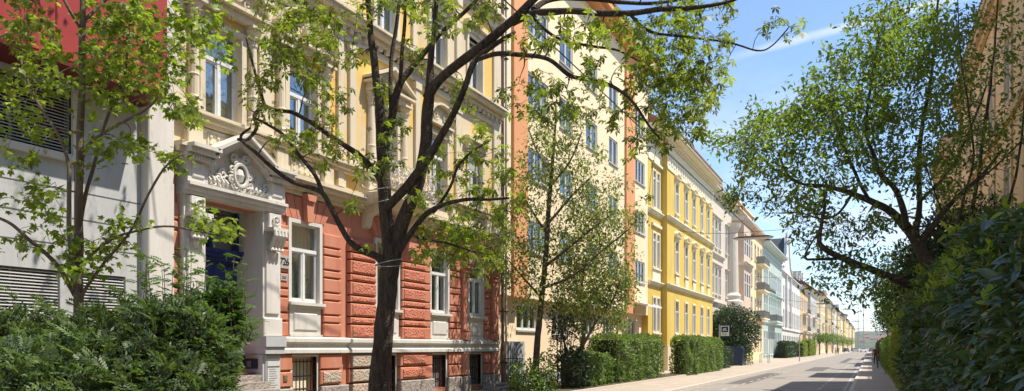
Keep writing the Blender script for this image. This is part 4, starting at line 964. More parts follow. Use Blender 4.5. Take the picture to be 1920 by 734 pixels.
# ------------------------------------------------------------ right side villas behind the hedge
M_ochr = mat('ochre_tan_plaster', (.72,.52,.30), (.76,.57,.34), scale=.8, rough=.9, bump=.2, bscale=20, streak=True)
def villa(label, y0, y1, X, H, m_, rows, cols, group=None):
    b = thing('villa', label, 'building', (X, (y0+y1)/2, 0), group)
    # built facing +x about the origin of a mirrored frame: walls facing the street look toward -x
    mb = MB(); hl = [(c-.55, c+.55, a, d) for c in cols for a, d in rows]
    ys = sorted({y0, y1, *[h[0] for h in hl], *[h[1] for h in hl]}); zs = sorted({0, H, *[h[2] for h in hl], *[h[3] for h in hl]})
    for i in range(len(ys)-1):
        for j in range(len(zs)-1):
            yc2, zc2 = (ys[i]+ys[i+1])/2, (zs[j]+zs[j+1])/2
            if any(h[0] < yc2 < h[1] and h[2] < zc2 < h[3] for h in hl): continue
            mb.quad((X,ys[i],zs[j]),(X,ys[i],zs[j+1]),(X,ys[i+1],zs[j+1]),(X,ys[i+1],zs[j]))
    for a, b2, c, d in hl:
        e = X+.2; mb.quad((X,a,c),(X,b2,c),(e,b2,c),(e,a,c)); mb.quad((X,a,d),(e,a,d),(e,b2,d),(X,b2,d)); mb.quad((X,a,c),(e,a,c),(e,a,d),(X,a,d)); mb.quad((X,b2,c),(X,b2,d),(e,b2,d),(e,b2,c))
    mb.quad((X,y0,0),(X,y0,H),(X+11,y0,H),(X+11,y0,0)); mb.quad((X,y1,0),(X+11,y1,0),(X+11,y1,H),(X,y1,H)); mb.quad((X,y0,H),(X,y1,H),(X+11,y1,H),(X+11,y0,H)); mb.quad((X+11,y0,0),(X+11,y0,H),(X+11,y1,H),(X+11,y1,0))
    mb.build('wall', m_, b)
    mb = MB()
    for z, p in ((H-.9, .15), (H-.6, .3), (H-.25, .34)): mb.box(X-p, X+.02, y0, y1, z, z+.28)
    for z in (4.6, 8.8):
        if z < H-2: mb.box(X-.12, X+.02, y0, y1, z, z+.3)
    mb.build('cornice', mat('tan_trim', (.58,.42,.24), rough=.9), b)
    mb = MB(); mb.prism_y([(X-.35, H+.03), (X-.35, H+.15), (X+5.5, H+1.6), (X+11.3, H+.15), (X+11.3, H+.03)], y0, y1); mb.build('roof', M_tile, b)
    mb = MB(); k = y0+.3
    while k < y1: mb.box(X-.06, X+.01, k, k+.25, .1, H-1.2); k += 3.6
    mb.build('wall_strips', mat('tan_strip', (.66,.48,.28), rough=.9), b)
    for c in cols:
        for a, d in rows:
            wn = MB().box(X+.08, X+.14, c-.55, c-.47, a, d).box(X+.08, X+.14, c+.47, c+.55, a, d).box(X+.08, X+.14, c-.04, c+.04, a, d).box(X+.08, X+.14, c-.47, c+.47, d-.08, d).build('window', M_frame, b)
            MB().box(X+.16, X+.18, c-.55, c+.55, a, d).build('pane', M_gl_far, wn)
    return b
villa('ochre tan building rising behind the laurel hedge and right tree', -16, 43.4, 4.0, 14.2, M_ochr, [(1.6, 3.6), (5.4, 7.6), (9.6, 11.8)], [18+3.6*k for k in range(8)])
villa('tan villa seen through the tree past the ochre building', 49, 57.8, 4.0, 13.6, M_ochr, [(1.6, 3.6), (5.4, 7.6), (9.6, 11.8)], [53.2, 56.8])
villa('pale villa hidden mostly behind dark trees on the hedge side', 76, 95, 4.6, 11.0, M_cry, [(1.6, 3.6), (5.4, 7.6)], [79, 83, 87, 91])
villa('far tan villa beyond the last dark hedge-side tree', 114, 148, 5.0, 11.5, M_ochr, [(1.6, 3.6), (5.4, 7.6)], [118, 126, 134, 142])
villa('farthest cream villa on the hedge side of the street', 155, 235, 5.4, 12.0, M_cry, [(1.6, 3.6), (5.4, 7.6)], [160, 172, 184, 196, 208, 220])
# ------------------------------------------------------------ tree kit
def V3(a): return np.array(a, float)
class Tree:
    def __init__(s): s.mb = MB(); s.nodes = []; s.rad = []
    def limb(s, pts, n=10, sub=6, wob=.012):
        """pts: (Vector, radius)"""
        P = []; Rr = []
        for k in range(len(pts)-1):
            p0 = pts[max(k-1, 0)][0]; p1, r1 = pts[k]; p2, r2 = pts[k+1]; p3 = pts[min(k+2, len(pts)-1)][0]
            for j in range(sub):
                t = j/sub; a = .5*((2*p1)+(p2-p0)*t+(2*p0-5*p1+4*p2-p3)*t*t+(3*p1-p0-3*p2+p3)*t*t*t)
                q = noise.noise_vector(a*2.3)*wob*1.5; P.append(a+q); Rr.append((r1+(r2-r1)*t)*(1+.10*noise.noise(a*5)))
        P.append(pts[-1][0]); Rr.append(pts[-1][1])
        s.mb.tube(P, Rr, n, cap=True)
        for p, r_ in zip(P, Rr): s.nodes.append(np.array(p)); s.rad.append(r_)
    def twigs(s, anchors, minr=.0035, k0=.45, maxr=.022, sag=.10, n=5, seg=4, jit=.10, skipr=1.0):
        A = np.array(anchors); nod = np.array(s.nodes); rad = np.array(s.rad)
        ok = rad < skipr; nod = nod[ok]; rad = rad[ok]; nod = list(nod); rad = list(rad)
        d0 = np.array([np.min(np.linalg.norm(np.array(nod) - a, axis=1)) for a in A]); dirs = np.zeros_like(A)
        for i in np.argsort(d0):
            a = A[i]; NN = np.array(nod); j = int(np.argmin(np.linalg.norm(NN - a, axis=1))); p = NN[j]; L_ = np.linalg.norm(a-p)
            r0 = min(maxr, max(minr*1.3, rad[j]*k0)); off = rng.normal(0, jit*L_, 3); pts = []; rs = []
            for k in range(seg+1):
                t = k/seg; q = p + (a-p)*t + off*math.sin(math.pi*t) + np.array([0, 0, sag*L_*math.sin(math.pi*t)]) + rng.normal(0, .018*L_, 3)*(0 < k < seg); pts.append(q); rs.append(r0+(minr-r0)*t)
            s.mb.tube(pts, rs, n, cap=False)
            for q, r_ in zip(pts[1:], rs[1:]): nod.append(np.array(q)); rad.append(r_)
            v = pts[-1]-pts[-2]; dirs[i] = v/ (np.linalg.norm(v)+1e-6)
        return A, dirs
RS = .70; AF = .62
def px_limb(t, pts, z, **k):
    """pts: (px, py, rpx[, dz]) traced branch at depth z"""
    out_ = []
    for q in pts:
        zz = z + (q[3] if len(q) > 3 else 0); out_.append((PZ(q[0], q[1], zz), q[2]*zz/F*RS))
    t.limb(out_, **k)
def ell(cx, cy, rx, ry, n, z, dz):
    o = []
    for _ in range(max(1, int(n*AF+.5))):
        a = rng.uniform(0, 2*math.pi); r_ = math.sqrt(rng.uniform(0, 1)); o.append(np.array(PZ(cx+rx*r_*math.cos(a), cy+ry*r_*math.sin(a), z+rng.normal(0, dz))))
    return o
def clusters(A, dirs, k, spread, size, ssd=.2, droop=-.55, out=.6):
    n = len(A); P = np.repeat(A, k, 0) + rng.normal(0, spread, (n*k, 3)); d = rdir(n*k, (0, 0, droop), 1.0) + out*np.repeat(dirs, k, 0)
    S = size*(1+rng.normal(0, ssd, n*k)).clip(.5, 1.7); return P, d, S

# ------------------------------------------------------------ the big street tree in front
ZT = 11.6
t = Tree()
mt = thing('street_tree', 'large dark-barked street tree with forked trunk standing before the red house', 'tree', PZ(712, 652, ZT) * 1.0)
mt.location.z = 0
px_limb(t, [(700,860,33),(706,800,30),(713,700,27),(722,600,25),(729,520,24),(731,470,22),(724,400,18),(720,340,17),(718,280,16),(712,210,13),(706,150,10.5),(697,80,9),(690,0,8),(684,-90,6,-.4),(670,-200,4,-.8)], ZT, n=16)
px_limb(t, [(733,520,20),(742,460,20),(762,400,18,-.1),(785,340,17,-.2),(796,280,16,-.3),(803,200,15,-.3),(806,165,13,-.3),(808,110,8,-.3),(816,40,7,-.4),(822,-40,6,-.5),(830,-140,4,-.7)], ZT, n=14)
px_limb(t, [(800,185,13,-.3),(822,150,13,-.4),(858,122,12.5,-.5),(898,90,12,-.7),(940,55,12,-.8),(975,25,11,-.9),(1010,-10,10,-1.0),(1060,-60,8,-1.1),(1120,-130,5,-1.2)], ZT, n=12)
px_limb(t, [(722,395,13),(740,375,12,-.15),(775,335,12,-.3),(812,280,10,-.5),(845,225,9,-.6),(872,165,8,-.8),(892,115,8,-.8),(925,85,7,-.8),(965,60,5,-.7)], ZT, n=12)
px_limb(t, [(716,320,12,.05),(722,270,11,.2),(736,220,10,.3),(748,160,10,.3),(770,130,8,.35),(800,95,7,.4),(835,55,6,.4),(880,15,5,.4),(930,-40,4,.3)], ZT, n=10)
px_limb(t, [(735,225,6,.3),(732,150,6,.4),(737,90,5.5,.5),(748,20,5,.5),(755,-60,4,.6)], ZT, n=8)
px_limb(t, [(748,165,6,.3),(752,110,5.5,.1),(758,40,5,.1),(764,-50,4,.1)], ZT, n=8)
px_limb(t, [(960,42,11,-.8),(1000,26,10,-.9),(1040,22,9,-1.0),(1100,22,8.5,-1.1),(1170,26,8,-1.2),(1240,18,7,-1.3),(1310,14,5.5,-1.4),(1370,2,4.5,-1.4),(1420,-25,3,-1.4)], ZT, n=10)
px_limb(t, [(1000,20,8,-.9),(1040,-2,7,-.6),(1120,0,6,-.4),(1200,6,5,-.2),(1260,2,4,0),(1330,-15,3,.1)], ZT, n=8)
px_limb(t, [(1180,25,5,-1.2),(1220,60,4,-1.3),(1300,70,3,-1.4),(1360,78,2.6,-1.5),(1420,95,2.2,-1.5),(1450,85,2,-1.5),(1480,50,1.8,-1.5)], ZT, n=6)
px_limb(t, [(895,112,6.5,-.8),(930,102,6.5,-.9),(980,104,6.5,-1.0),(1030,112,6,-1.1),(1070,142,6,-1.1),(1110,152,5.5,-1.2),(1150,162,5,-1.3),(1185,190,4,-1.4),(1215,232,3,-1.4),(1240,262,2.3,-1.5)], ZT, n=8)
px_limb(t, [(990,22,5,-.9),(1015,50,4.5,-.7),(1060,78,4,-.5),(1110,88,3.5,-.3),(1160,95,3,-.2),(1210,120,2.5,-.1)], ZT, n=8)
px_limb(t, [(722,495,13),(706,480,10,-.1),(680,470,9,-.2),(655,452,8,-.3),(638,425,7.5,-.35),(622,392,7,-.4),(606,364,7,-.5),(580,352,6,-.5),(545,340,6,-.6),(510,315,5.5,-.7),(478,285,5,-.8),(452,258,4,-.8),(470,240,3,-.8)], ZT, n=10)
px_limb(t, [(606,366,6,-.5),(590,330,5.5,-.5),(560,290,5,-.4),(535,255,4.5,-.4),(505,235,4,-.3),(478,222,3.5,-.3)], ZT, n=8)
px_limb(t, [(716,345,10),(700,318,8.5,.1),(672,290,8,.2),(640,268,7,.3),(610,248,6.5,.4),(580,228,6,.4),(552,212,5.5,.5),(525,208,5,.5),(497,198,4.5,.5),(485,160,4,.5),(474,120,3.5,.5),(462,70,3,.5)], ZT, n=8)
px_limb(t, [(497,198,5,.5),(478,215,5,.4),(482,240,5,.3),(465,262,4.5,.2),(445,262,4,.1)], ZT, n=8)
px_limb(t, [(745,478,9),(770,440,8,-.1),(800,402,7,-.2),(835,382,6,-.3),(872,374,5,-.4),(915,374,4,-.5),(955,372,3,-.6)], ZT, n=8)
px_limb(t, [(812,400,4,-.2),(845,350,4,-.2),(862,310,3.5,-.2),(890,280,3,-.2),(920,262,2.5,-.2)], ZT, n=6)
px_limb(t, [(770,440,5,-.1),(800,450,3.5,-.3),(835,455,3,-.4),(880,470,2.6,-.5),(925,480,2.2,-.6)], ZT, n=6)
An = []
for q in [(555,70,75,55,60),(585,25,70,35,40),(500,40,40,50,20),(540,130,60,40,35),(625,60,40,30,10),(470,200,30,60,12),(520,230,40,40,9),(590,240,30,40,9),(640,215,25,20,5),(655,100,30,30,8),
          (700,20,40,30,12),(760,20,40,30,10),(715,160,14,22,8),(775,110,30,15,8),(820,30,50,40,22),(900,20,60,30,18),(870,180,20,30,8),(735,235,20,25,6),(1000,90,40,50,12),(980,180,40,30,10),
          (1080,60,60,40,26),(1120,130,60,30,16),(1170,60,60,50,34),(1240,60,60,50,46),(1290,40,50,40,26),(1250,120,60,40,40),(1300,100,45,40,24),(1210,150,50,40,20),(1270,180,60,40,42),(1320,160,40,35,22),(1310,220,45,30,20),(1225,220,40,30,18),(1345,75,25,25,10),(1355,115,12,18,6),
          (1400,20,60,20,9),(1430,45,25,12,5),(1495,45,20,10,5),(1150,200,50,30,14),(1090,190,50,30,12),(1040,150,40,30,10),(1180,270,30,30,8),(1240,255,30,20,8),(1050,210,50,30,9),(1230,375,18,10,3),(1300,190,30,50,15),
          (650,392,16,12,5),(560,290,60,30,10),(640,280,50,35,12),(690,330,25,25,6),(720,245,15,15,5),(735,310,20,20,5),(600,180,60,30,10),(680,470,12,8,2),
          (830,310,50,30,12),(900,270,50,40,16),(880,350,50,30,16),(800,380,40,20,10),(860,420,50,25,20),(795,470,35,25,16),(850,480,45,25,20),(900,460,50,35,26),(930,420,30,40,12),(920,500,30,20,8),(820,440,60,30,14),(950,340,30,30,8),(960,380,30,30,6)]:
    q = list(q); q[4] = q[4]*(.72 if q[0] > 1050 or (q[1] < 90 and q[0] < 650) else 1); An += ell(*q, ZT + (-.9 if q[0] > 960 else -.1), .55)
for q in [(600,-80,220,60,60),(1000,-80,260,60,60),(850,-220,400,90,110),(1300,-60,160,50,40),(500,-150,160,80,40)]: An += ell(*q, ZT, 1.3)
A, D_ = t.twigs(An, minr=.003, maxr=.014)
t.mb.build('trunk', M_bark, mt, smooth=True)
P, d, S = clusters(A, D_, 9, .075, .098, out=.35, ssd=.3)
leaves('crown', P, d, S, T_palm(), L_main, mt, roll=.35)
# thin wires tied round the trunk
wr = MB()
for (py, dx_) in ((492, .02), (497, -.01), (352, 0), (377, .01)):
    c = PZ((729 if py > 450 else 721), py, ZT); r_ = (24 if py > 450 else 18)*ZT/F+.012
    wr.tube([c + Vector((r_*math.cos(a*.45), r_*math.sin(a*.45), .05*math.sin(a*.45+dx_*40))) for a in range(15)], .006, 5)
wr.build_each('support_wire', mat('galvanised_wire', (.45,.45,.43), rough=.5), mt, ax=2)

# ------------------------------------------------------------ left bright tree
ZL = 9.6; AF = .66
t = Tree(); lt = thing('street_tree', 'young bright green tree with grey-brown stems before the grey panelled building', 'tree', PZ(148, 652, ZL)); lt.location.z = 0
px_limb(t, [(146,900,15),(146,760,14),(147,640,13),(147,560,13),(147,500,12),(149,420,10.5),(150,330,9.5),(151,240,9),(153,160,8.5),(155,80,8),(156,0,7.5),(158,-100,6),(160,-230,4)], ZL, n=12)
px_limb(t, [(142,540,9),(136,500,7.5,-.1),(131,430,6.5,-.2),(130,350,6,-.3),(126,300,5,-.3),(108,250,4.5,-.35),(75,200,4,-.4),(50,150,3.5,-.4),(36,105,3,-.4)], ZL, n=8)
px_limb(t, [(140,555,7),(118,510,6,-.2),(92,480,5.5,-.3),(55,450,5,-.5),(15,418,4.5,-.6),(-40,400,4,-.7)], ZL, n=8)
px_limb(t, [(152,420,6),(165,350,5,.1),(182,290,4.5,.2),(202,215,4,.3),(232,150,3.5,.3),(240,80,3,.3),(255,0,2.5,.3)], ZL, n=8)
px_limb(t, [(153,300,5),(170,270,4.5,.1),(195,250,4,.1),(240,225,3.5,0),(285,195,3,-.1),(310,150,2.5,-.1)], ZL, n=7)
px_limb(t, [(150,560,5),(190,500,4,-.2),(240,440,3.5,-.3),(300,325,3,-.4),(340,290,2.3,-.4)], ZL, n=7)
px_limb(t, [(150,500,5),(180,470,4,-.2),(230,440,3.4,-.3),(310,425,3,-.4),(370,435,2.3,-.5),(410,440,2,-.6)], ZL, n=7)
px_limb(t, [(156,60,5),(130,20,4,-.2),(100,-40,3.5,-.3)], ZL, n=7); px_limb(t, [(156,40,5),(200,0,4,.2),(250,-60,3.5,.3)], ZL, n=7)
An = []
for q in [(40,40,50,45,26),(60,95,50,35,22),(40,160,50,35,16),(90,130,40,20,10),(215,35,70,35,40),(285,40,80,40,50),(250,95,70,30,34),(175,90,50,25,18),(330,90,60,25,24),(370,60,50,30,20),(190,125,60,15,16),(290,135,60,30,26),(230,150,40,25,10),
          (345,205,28,20,18),(300,190,40,20,12),(75,145,30,15,8),(165,165,50,15,14),(240,265,30,12,12),(270,280,25,8,8),(325,300,16,16,7),(180,300,40,30,10),(60,260,50,40,9),(25,210,30,40,7),(150,240,40,20,6),(40,380,45,12,14),(85,350,30,30,7),(95,425,30,20,9),
          (150,500,40,20,22),(190,470,40,20,16),(230,440,35,30,14),(250,410,25,20,6),(400,430,35,14,14),(430,425,15,12,5),(370,400,30,15,6),(30,300,40,30,6),(120,460,25,20,8),(40,460,20,12,5),(410,40,30,40,12),(430,90,20,30,6),(205,190,40,20,8)]:
    An += ell(*q, ZL-.1, .45)
for _ in range(55): An.append(np.array((rnd.uniform(-11,-6.8), rnd.uniform(6.5,15), rnd.uniform(9.0,13.5))))  # unseen crown clusters above the frame, added to dapple the grey facade
for q in [(150,-90,260,60,110),(180,-230,260,80,140),(330,-60,120,50,40),(60,-20,70,30,20),(300,-380,420,90,150),(-150,-100,120,200,60)]: An += ell(*q, ZL, 1.1)
A, D_ = t.twigs(An, minr=.0028, maxr=.012)
t.mb.build('trunk', M_bark2, lt, smooth=True)
P, d, S = clusters(A, D_, 8, .075, .086, droop=-.35, out=.5, ssd=.3)
leaves('crown', P, d, S, T_palm(((-80,.45),(-38,.8),(0,1),(38,.8),(80,.45)), .2, .2), L_left, lt, roll=.35)

# ------------------------------------------------------------ slim tree in the bed before the pale block
ZM = 27.5; AF = .95; RS = .6
t = Tree(); st_ = thing('slender_tree', 'slim light-leaved tree with dark trunk before the pale yellow block', 'tree', PZ(1008, 652, ZM)); st_.location.z = 0
px_limb(t, [(1004,740,11),(1006,660,10),(1012,600,9),(1018,540,8.5),(1024,470,8),(1028,400,7.5),(1034,330,6,.2),(1040,260,4.5,.3),(1043,200,3,.4)], ZM, n=10)
for pts in ([(1022,500,6),(1060,470,4,-.5),(1110,430,3,-.9),(1150,400,2,-1)], [(1026,440,5),(1000,400,3.5,.3),(975,360,2.5,.5)], [(1028,420,5),(1070,370,3.5,.2),(1110,330,2.5,.3)], [(1032,350,4),(1070,300,3,.1),(1090,250,2,0)], [(1016,560,5),(980,520,3.5,.2),(955,490,2.3,.4)], [(1018,540,5),(1070,520,3.5,-.6),(1130,470,2.5,-1),(1180,430,2,-1.3)], [(1034,330,4),(1005,280,3,.2),(990,240,2,.3)]):
    px_limb(t, pts, ZM, n=6)
An = []
for q in [(1040,240,50,50,55),(1010,300,50,50,50),(1080,290,50,40,45),(1040,380,80,70,110),(1110,380,50,50,60),(1140,430,50,40,60),(980,420,50,50,40),(975,500,45,50,50),(1050,480,80,50,80),(1180,410,40,20,22),(1150,350,40,20,14),(1090,230,30,20,8),(1000,560,30,40,30),(1070,560,40,30,30)]: An += ell(*q, ZM, .95)
A, D_ = t.twigs(An, minr=.004, maxr=.02)
t.mb.build('trunk', M_bark3, st_, smooth=True)
P, d, S = clusters(A, D_, 15, .18, .14, droop=-.2)
leaves('crown', P, d, S, T_simple(.5), L_small, st_)
# second, denser one behind the hedges
ZM2 = 29.5
t = Tree(); s2_ = thing('young_tree', 'low leafy young tree with pale leaning stem between the clipped hedges', 'tree', PZ(1082, 652, ZM2)); s2_.location.z = 0
px_limb(t, [(1080,735,8),(1085,690,7.5),(1092,650,7),(1095,600,6),(1090,540,4.5),(1100,480,3)], ZM2, n=8); px_limb(t, [(1092,650,5),(1120,600,4),(1150,560,3),(1165,520,2)], ZM2, n=6); px_limb(t, [(1080,720,5),(1060,650,4),(1050,600,3)], ZM2, n=6)
An = []
for q in [(1110,520,65,50,90),(1150,540,45,45,50),(1085,470,50,40,50),(1120,590,55,40,55),(1160,470,30,40,22),(1080,560,40,40,40),(1150,610,25,20,10)]: An += ell(*q, ZM2, .8)
A, D_ = t.twigs(An, minr=.004, maxr=.02)
t.mb.build('trunk', M_bark2, s2_, smooth=True)
P, d, S = clusters(A, D_, 24, .18, .14, droop=-.1); leaves('crown', P, d, S, T_simple(.5), L_small, s2_)

# ------------------------------------------------------------ right tree with the wide crown
ZR = 20.5; AF = .62; RS = .55
t = Tree(); rt = thing('spreading_tree', 'wide spreading tree with dark low limb reaching over the right pavement', 'tree', PZ(1762, 652, ZR)); rt.location.z = 0
px_limb(t, [(1772,760,26),(1768,640,25),(1755,560,23),(1736,490,21),(1716,448,19),(1690,415,16,.2),(1662,392,13,.3),(1630,376,11,.4),(1598,364,9,.5),(1568,354,7.5,.5),(1535,348,5.5,.5),(1500,345,4,.5),(1465,325,3,.5)], ZR, n=12)
px_limb(t, [(1722,455,13),(1745,430,11,-.2),(1768,400,9,-.4),(1800,365,8,-.6),(1840,330,6,-.8),(1880,280,4,-.9)], ZR, n=9)
px_limb(t, [(1700,425,11),(1690,380,10,-.3),(1675,350,9,-.4),(1650,325,8,-.6),(1638,290,7,-.6),(1625,250,6,-.6),(1628,190,5,-.6),(1640,120,4,-.6),(1650,50,3,-.6)], ZR, n=9)
px_limb(t, [(1716,445,11),(1724,380,9,.4),(1722,310,8,.5),(1730,230,6.5,.7),(1745,150,5,.8),(1755,60,4,.8),(1760,-40,3,.8)], ZR, n=9)
px_limb(t, [(1758,590,15),(1730,550,14,-.2),(1690,528,13,-.5),(1650,512,12,-.7),(1610,497,11.5,-.9),(1575,482,10.5,-1),(1548,468,9.5,-1.1),(1536,452,8,-1.1),(1540,420,6,-1.1),(1546,385,5,-1.1),(1538,355,4.5,-1.1),(1505,345,4,-1.1),(1475,325,3.5,-1.1),(1460,290,3,-1.1)], ZR, n=10)
px_limb(t, [(1580,484,6,-1),(1552,486,5,-1),(1525,487,4.5,-1),(1512,486,4,-1),(1512,472,3.5,-1),(1532,440,2.6,-1)], ZR, n=7)
px_limb(t, [(1630,376,6,.4),(1605,330,5.5,.5),(1585,280,5,.6),(1565,230,4,.6),(1555,180,3,.6)], ZR, n=7)
px_limb(t, [(1598,364,5,.5),(1572,400,4,.4),(1540,410,3,.3),(1500,400,2.5,.2),(1460,400,2,.1)], ZR, n=6)
px_limb(t, [(1722,380,6,.4),(1780,320,5,.6),(1820,240,4,.8),(1850,160,3,.9)], ZR, n=7)
An = []
for q in [(1640,60,50,55,80),(1700,40,55,45,80),(1680,110,60,50,110),(1620,130,60,45,90),(1560,170,60,40,90),(1590,220,70,40,100),(1520,220,60,35,80),(1470,240,50,35,70),(1430,250,45,35,55),(1390,270,40,25,34),(1350,265,30,18,14),(1450,300,60,30,60),(1550,280,80,35,90),(1640,230,70,50,100),(1700,200,60,50,90),
          (1620,310,80,35,70),(1500,340,80,30,60),(1420,330,45,30,24),(1560,380,60,30,40),(1480,390,60,30,36),(1400,370,45,20,22),(1365,375,22,14,9),(1700,310,60,40,60),(1660,420,60,30,30),(1590,430,60,25,34),(1530,420,60,30,26),(1560,520,60,25,34),(1620,540,45,30,40),(1540,470,40,20,14),(1500,440,50,20,16),(1760,120,50,60,60),(1790,230,50,60,50),(1740,330,50,50,40),(1600,480,50,20,20),(1570,110,30,30,16),(1770,60,50,50,50),(1800,150,40,60,40),(1760,280,50,60,40),(1780,380,40,40,24),(1720,90,50,50,40),(1420,215,40,16,9),(1500,170,30,16,9)]:
    An += ell(*q, ZR, 1.5)
for q in [(1700,-60,150,60,90),(1650,-160,160,60,80)]: An += ell(*q, ZR, 2.0)
A, D_ = t.twigs(An, minr=.004, maxr=.025, seg=3, n=4)
t.mb.build('trunk', M_bark3, rt, smooth=True)
P, d, S = clusters(A, D_, 17, .14, .13, droop=0, ssd=.3)
leaves('crown', P, d, S, T_simple(.48), L_right, rt)
# thin upright tree before the tan building
ZS = 15.0; RS = .4; AF = 1.15
t = Tree(); ut = thing('thin_tree', 'thin multi-stemmed tree standing against the ochre tan building', 'tree', PZ(1830, 652, ZS)); ut.location.z = 0
px_limb(t, [(1800,700,13),(1806,560,11),(1815,440,9,.2),(1832,340,8,.3),(1845,250,7,.3),(1858,150,5.5,.3),(1868,50,4,.3),(1875,-60,3,.3)], ZS, n=9)
px_limb(t, [(1802,640,9),(1780,520,8),(1800,400,6,-.2),(1825,300,5,-.3),(1815,200,4,-.3),(1800,90,3,-.3),(1795,-20,2,-.3)], ZS, n=8)
px_limb(t, [(1806,600,8),(1860,470,7),(1895,370,6,.2),(1915,260,5,.3),(1925,120,4,.3),(1930,-20,3,.3)], ZS, n=8)
px_limb(t, [(1815,440,5),(1770,400,4),(1745,340,3),(1730,280,2)], ZS, n=6); px_limb(t, [(1832,340,5),(1880,300,4),(1930,250,3)], ZS, n=6)
An = []
for q in [(1830,60,60,60,32),(1790,160,50,60,30),(1880,150,50,70,32),(1830,260,60,50,34),(1890,280,40,60,24),(1790,330,60,50,34),(1850,380,60,40,26),(1900,60,30,60,16),(1760,60,30,30,12),(1750,250,35,50,18)]: An += ell(*q, ZS, .8)
A, D_ = t.twigs(An, minr=.003, maxr=.015, seg=3, n=4)
t.mb.build('trunk', M_bark, ut, smooth=True)
P, d, S = clusters(A, D_, 9, .13, .10, droop=-.1); leaves('crown', P, d, S, T_simple(.5), L_right, ut)

# ------------------------------------------------------------ generic tree / shrub / hedge makers
def blob_points(n, c, r, shell=.55):
    d = rdir(n); rr = (shell + (1-shell)*rng.uniform(0, 1, n)**.6)[:, None]
    bump = np.array([1+.16*noise.noise(Vector(v*2.2+np.array(c))) for v in d])[:, None]
    return np.array(c) + d*rr*bump*np.array(r), d
def round_tree(name, label, cat, x, y, h, r, m, n=5000, size=.16, trunk_r=.14, group=None, lobes=6, mb_=None, low=0):
    o = thing(name, label, cat, (x, y, 0), group); t = Tree(); cz = h - r*.95 - low*.5
    t.limb([(Vector((x, y, -.1)), trunk_r*1.2), (Vector((x+.05, y, cz*.5)), trunk_r), (Vector((x, y+.05, cz)), trunk_r*.7), (Vector((x, y, h-r*.4)), trunk_r*.3)], n=8)
    P = []; Dd = []
    for k in range(lobes):
        a = 2*math.pi*k/lobes+rnd.uniform(-.4, .4); q = (x+r*.5*math.cos(a), y+r*.5*math.sin(a), cz+(rnd.uniform(-.45, .5)*r if not low else low*(.9-1.9*(k%3)/2))) if k < lobes-1 else (x, y, h-r*.6)
        t.limb([(Vector((x, y, cz*.75)), trunk_r*.5), (Vector(((x+q[0])/2, (y+q[1])/2, (cz*.75+q[2])/2+.1)), trunk_r*.35), (Vector(q), trunk_r*.15)], n=5)
        p, d = blob_points(n//lobes, q, (r*.62, r*.62, r*.58), .35); P.append(p); Dd.append(d)
    t.mb.build('trunk', mb_ or M_bark3, o, smooth=True)
    P = np.concatenate(P); Dd = np.concatenate(Dd); leaves('crown', P, Dd + rdir(len(P), (0, 0, -.2))*.8, size*(1+rng.normal(0, .2, len(P))).clip(.5, 1.6), T_simple(.5), m, o, upv=Dd); return o
def box_foliage(x0, x1, y0, y1, z1, n, skin=.16, rough=.10, faces='FLTRB', z0=0.05, rnd_edge=.25):
    """points on the skin of a clipped block; returns points and outward normals"""
    ar = {'F': (y1-y0)*(z1-z0), 'B': (y1-y0)*(z1-z0), 'L': (x1-x0)*(z1-z0), 'R': (x1-x0)*(z1-z0), 'T': (x1-x0)*(y1-y0)}
    tot = sum(ar[q] for q in faces); P = []; Nn = []
    for q in faces:
        k = int(n*ar[q]/tot)+1; u = rng.uniform(0, 1, k); v = rng.uniform(0, 1, k); w2 = rng.exponential(.4, k).clip(0, 2)*skin
        if q in 'FB': x = (x1-w2 if q == 'F' else x0+w2); y = y0+u*(y1-y0); z = z0+v*(z1-z0); nn_ = (1 if q == 'F' else -1, 0, .1)
        elif q in 'LR': x = x0+u*(x1-x0); y = (y0+w2 if q == 'L' else y1-w2); z = z0+v*(z1-z0); nn_ = (0, -1 if q == 'L' else 1, .1)
        else: x = x0+u*(x1-x0); y = y0+v*(y1-y0); z = z1-w2; nn_ = (0, 0, 1)
        x = x*np.ones(k); y = y*np.ones(k); z = z*np.ones(k); P.append(np.stack([x, y, z], 1)); Nn.append(np.tile(np.array(nn_, float), (k, 1)))
    P = np.concatenate(P); Nn = np.concatenate(Nn)
    c = np.array([(x0+x1)/2, (y0+y1)/2, z1/2]); 
    # soften the edges and ruffle the surface
    e = rnd_edge; xc = np.clip(P[:, 0], x0+e, x1-e); yc = np.clip(P[:, 1], y0+e, y1-e); zc = np.minimum(P[:, 2], z1-e)
    q = np.stack([xc, yc, zc], 1); dv = P - q; L_ = np.linalg.norm(dv, axis=1, keepdims=True); f = np.minimum(1, e/np.maximum(L_, 1e-6)); P = q + dv*f
    nz = np.array([noise.noise(Vector(p*1.3)) + .5*noise.noise(Vector(p*3.7)) for p in P])[:, None]
    P = P + Nn*nz*rough*1.6 + rng.normal(0, .02, P.shape); P[:, 2] = P[:, 2].clip(.02); return P, Nn
def hedge(label, x0, x1, y0, y1, h, m, n, size, name='hedge', rough=.13, group=None, rnd_edge=.42, templ=None):
    o = thing(name, label, 'hedge', ((x0+x1)/2, (y0+y1)/2, 0), group)
    P, Nn = box_foliage(x0, x1, y0, y1, h, n, rough=rough, rnd_edge=rnd_edge)
    leaves('foliage', P, Nn*.9 + rdir(len(P), (0, 0, .3)), size*(1+rng.normal(0, .2, len(P))).clip(.5, 1.6), templ or T_simple(.5), m, o, upv=Nn+np.array([0, 0, .5]))
    MB().box(x0+.2, x1-.2, y0+.2, y1-.2, 0, h-.22).build('shade_core', M_core, o); return o  # solid dark box painted in for the shade inside the hedge

